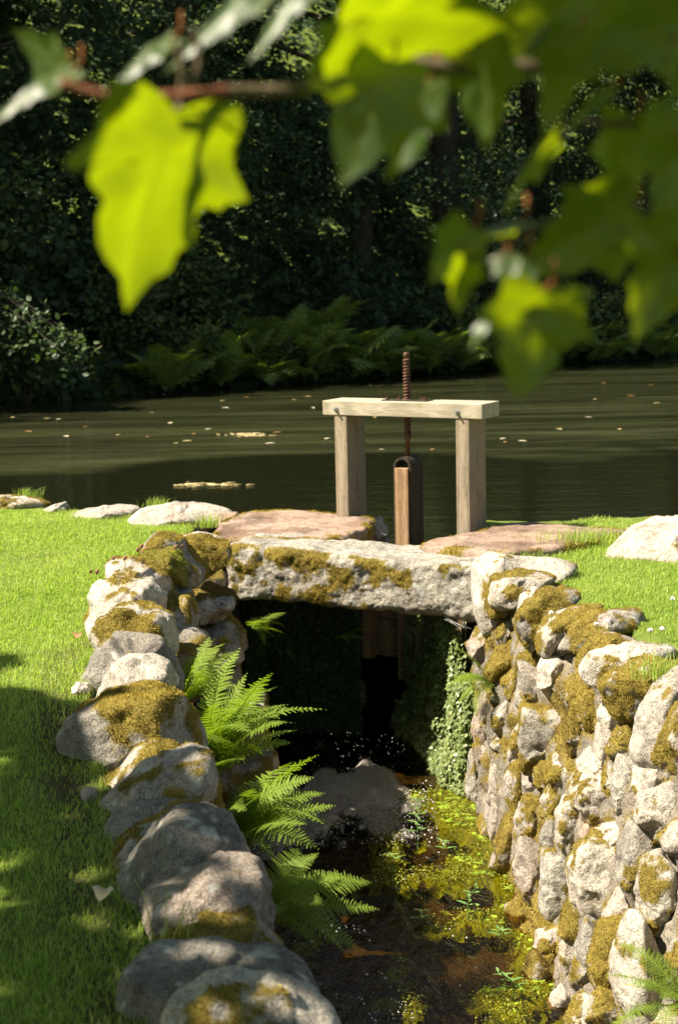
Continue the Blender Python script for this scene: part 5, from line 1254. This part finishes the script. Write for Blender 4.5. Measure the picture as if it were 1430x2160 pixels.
ML = [  # base px, tip px, distance, tip nearer(-)/farther(+), normal, width, colour dummy
 ((368,238),(255,632),1.22,.02,(-.50,.45,.60),1.18), ((150,150),(-40,235),1.38,-.02,(-.36,-.62,.70),.42), ((130,150),(52,62),1.42,.03,(-.3,.5,.5),.8),
 ((360,80),(222,170),1.37,-.02,(-.36,-.62,.70),.50), ((600,-50),(330,100),1.28,-.02,(-.30,-.50,.80),.48), ((680,-60),(505,95),1.32,-.02,(-.2,-.45,.85),.45),
 ((735,55),(1075,5),1.20,.05,(-.42,.40,.70),.75), ((770,70),(625,205),1.28,.02,(.2,.6,.4),.85), ((815,130),(735,405),1.22,.04,(.35,.55,.45),.95), ((900,170),(838,395),1.26,.03,(.5,.5,.4),.8),
 ((1010,90),(1050,320),1.24,.03,(.5,.6,.3),1.0), ((1130,50),(970,230),1.28,.03,(.4,.6,.3),.8), ((1210,70),(1150,290),1.22,.05,(.3,.7,.3),.62), ((1290,-60),(1040,130),1.26,.03,(.3,.6,.4),.9),
 ((1440,30),(1200,150),1.20,.02,(.4,.6,.4),.9),  ((1330,250),(1310,500),1.26,.04,(.4,.65,.3),.62), ((1440,240),(1410,520),1.2,.04,(.4,.6,.4),.7),
 ((1090,470),(872,520),1.28,-.03,(.1,.15,.95),.9), ((1330,440),(1060,580),1.22,.03,(.4,.6,.4),.8),  ((1145,612),(1082,832),1.18,.02,(-.05,.75,.45),1.0),
 ((1450,480),(1320,690),1.16,.02,(-.1,.7,.5),1.0), ((1062,625),(972,735),1.24,-.02,(-.36,-.62,.70),.5), ((1050,545),(1098,620),1.20,-.02,(-.36,-.62,.70),.6), ((1285,185),(1175,275),1.22,-.02,(-.36,-.62,.70),.4),
 ((1165,290),(1020,445),1.26,-.02,(.3,.3,.7),.7), ((985,545),(948,665),1.24,.02,(-.3,.5,.5),.8), ((1450,150),(1385,240),1.2,-.02,(-.36,-.62,.70),.4), ((990,480),(905,600),1.24,.02,(.3,.5,.4),.9),
  ((1100,540),(1080,640),1.2,-.03,(.1,-.25,.92),.7),
]
lit_targets = []
for i, (bp, tp, Y, dY, N, wf) in enumerate(ML):
    sc_ = 1.03 if i in (0, 1, 2, 3, 4, 5, 6, 19, 20) else .92
    p0 = at(*bp, Y); p1 = at(*tp, Y + dY); p1 = p0 + (p1 - p0) * sc_; yv = p1 - p0; Lf = np.linalg.norm(yv); yv /= Lf
    nv = np.array(N, float); nv -= yv * (nv @ yv); nv /= np.linalg.norm(nv); xv = np.cross(yv, nv)
    V, F, vein = leaf_mesh(900 + i, wf, *( (.10, .05) if i == 0 else (.25, .25)))
    W = (V[:, :1] * xv + V[:, 1:2] * yv + V[:, 2:3] * nv) * Lf
    o = obj('leaf', mesh('leaf', W, F, M_MAPLE, attrs={'vein': vein}), maple, p0 - mt_base)
    if i == 0: o["label"] = 'bright backlit leaf hanging lowest at the left'
    if i == 19: o["label"] = 'olive leaf hanging lowest at the right'
    pe = p0 + np.array([.02, .02, .05]) * (.45 if i % 2 else .35)
    if i == 0: pe = at(430, 190, 1.27)
    pth = smooth_path([p0 - p0, (pe - p0) * .5 + np.array([.004, 0, -.004]), pe - p0], 4); Vt, Q, T = tube(pth, np.linspace(.0011, .0015, len(pth)), 6)
    obj('petiole', mesh('petiole', Vt, [Q, T], M_PET), o)
    if i in (0, 1, 3, 4, 5, 6): lit_targets.append((p0 + p1) / 2)
def branch(pts, r0, r1, mat):
    P = smooth_path([at(a, b_, y) for a, b_, y in pts]); V, Q, T = tube(P, np.linspace(r0, r1, len(P)), 10); wpart('branch', V, [Q, T], mat, maple)
branch([(1620, 30, 1.3), (1450, 90, 1.28), (1330, 120, 1.27), (1200, 138, 1.26), (1000, 142, 1.26), (820, 135, 1.27), (700, 165, 1.27), (600, 190, 1.27), (480, 192, 1.26)], .0075, .0050, M_TWIG2)
branch([(482, 192, 1.26), (400, 200, 1.25), (330, 204, 1.25), (230, 203, 1.25), (130, 175, 1.25)], .0052, .0042, M_TWIG)
branch([(1620, 230, 1.28), (1430, 250, 1.27), (1300, 262, 1.26), (1200, 250, 1.26)], .005, .002, M_TWIG2)
branch([(1620, 520, 1.27), (1430, 470, 1.26), (1300, 440, 1.25), (1150, 470, 1.24), (1060, 540, 1.24)], .0045, .0018, M_TWIG2)
branch([(375, 90, 1.25), (385, 150, 1.25), (382, 200, 1.25), (372, 250, 1.23)], .0030, .0026, M_TWIG2)
branch([(410, 60, 1.26), (420, 130, 1.26), (400, 200, 1.25)], .0028, .0024, M_TWIG2)
tw = [at(1620, 30, 1.3), at(1620, 230, 1.28), at(1620, 520, 1.27)]
lb = np.array([1.15, .9, 3.0])
b = MB(); b.add(*tube(smooth_path([(0, 0, -.1), (.05, .03, 1.2), (.0, .05, 2.6), (-.1, .1, 4.2), (-.2, .2, 6.5)]), np.interp(np.arange(25), [0, 2, 24], [.30, .22, .06]), 12))
V, F = b.arrays(); obj('trunk', mesh('trunk', V, F, M_BARK), maple)
b = MB()
for w in tw:
    P = smooth_path([w, (w + lb) / 2 + np.array([.08, 0, .08]), lb, lb + np.array([-.1, -.9, .45]), mt_base + np.array([0, .05, 2.7])]); b.add(*tube(P, np.interp(np.arange(len(P)), [0, 12, len(P) - 1], [.007, .013, .06]), 8))
V, F = b.arrays(); wpart('limb', V, F, M_BARK, maple)
# crown (above and left of the camera): sampled by where its shade falls
rng = np.random.default_rng(61); nc = 11500
X = rng.uniform(-5.5, 4.5, nc); lim = np.minimum(6.4, 5.45 - 1.1 * (X + .75)); lim = np.where(X > .62, np.maximum(lim, 5.0), lim) + .35 * fbm(np.stack([X * 1.2, X * 0, X * 0], 1), 3, 3)
Yp = lim - 9.5 * rng.random(nc) ** 1.15; zc = 3.0 + 4.5 * rng.random(nc)
gap = fbm(np.stack([X * 1.6, Yp * 1.6, X * 0], 1), 14, 3); ok = gap > -.30 - .12 * sstep(1.5, 0, lim - Yp) * 0
X, Yp, zc = X[ok], Yp[ok], zc[ok]
P = np.stack([X, Yp, X * 0], 1) + SUN * (zc / SUN[2])[:, None]
ok = ~in_view(P, 250)
for t_ in lit_targets:
    q = P - t_; al = q @ SUN; pd = np.linalg.norm(q - al[:, None] * SUN, axis=1); ok &= ~((pd < .20) & (al > 0))
P = P[ok]
shade_leaves = []  # unseen extra leaf clusters, added up-sun to shade the right-hand leaves
for i, (bp_, tp_, Y_, dY_, N_, wf_) in enumerate(ML):
    if i >= 7 and i not in (17, 21, 22, 23, 26, 28):
        m_ = (at(*bp_, Y_) + at(*tp_, Y_)) / 2; k_ = 15
        shade_leaves.append(m_ + SUN * rng.uniform(.75, 1.7, k_)[:, None] + rng.normal(0, .07, (k_, 3)))
shade_leaves = np.concatenate(shade_leaves); ok = ~in_view(shade_leaves, 60)
for t_ in lit_targets:
    q = shade_leaves - t_; al = q @ SUN; pd = np.linalg.norm(q - al[:, None] * SUN, axis=1); ok &= ~(pd < .15)
P = np.concatenate([P, shade_leaves[ok]])
V, F = leafcards(P, np.tile([-.3, -.1, .85], (len(P), 1)), .19, rng, 'ivy', .2)
wpart('crown', V, F, M_CANOPY, maple, smooth=False)

# ------------------------------------------------------------------ light
w = bpy.data.worlds.new("World"); SC.world = w; w.use_nodes = True; nt = w.node_tree
sky = nt.nodes.new('ShaderNodeTexSky'); sky.sky_type = 'NISHITA'; sky.sun_disc = False
sky.sun_elevation = math.asin(SUN[2]); sky.sun_rotation = math.atan2(SUN[0], SUN[1])
nt.links.new(sky.outputs[0], nt.nodes['Background'].inputs[0]); nt.nodes['Background'].inputs[1].default_value = .05
ld = bpy.data.lights.new('sun', 'SUN'); ld.energy = 5.0; ld.angle = rad(.53); ld.color = (1.0, .96, .90)
lo = bpy.data.objects.new('sun', ld); COL.objects.link(lo); lo.rotation_euler = Vector(SUN).to_track_quat('Z', 'Y').to_euler()
SC.view_settings.view_transform = 'Standard'; SC.view_settings.look = 'None'; SC.view_settings.exposure = 1.4; SC.view_settings.gamma = 1.0
SC.view_settings.use_white_balance = True; SC.view_settings.white_balance_temperature = 7400
SC.cycles.max_bounces = 8; SC.cycles.transparent_max_bounces = 12; SC.cycles.use_denoising = True
SC.cycles.sample_clamp_indirect = 4
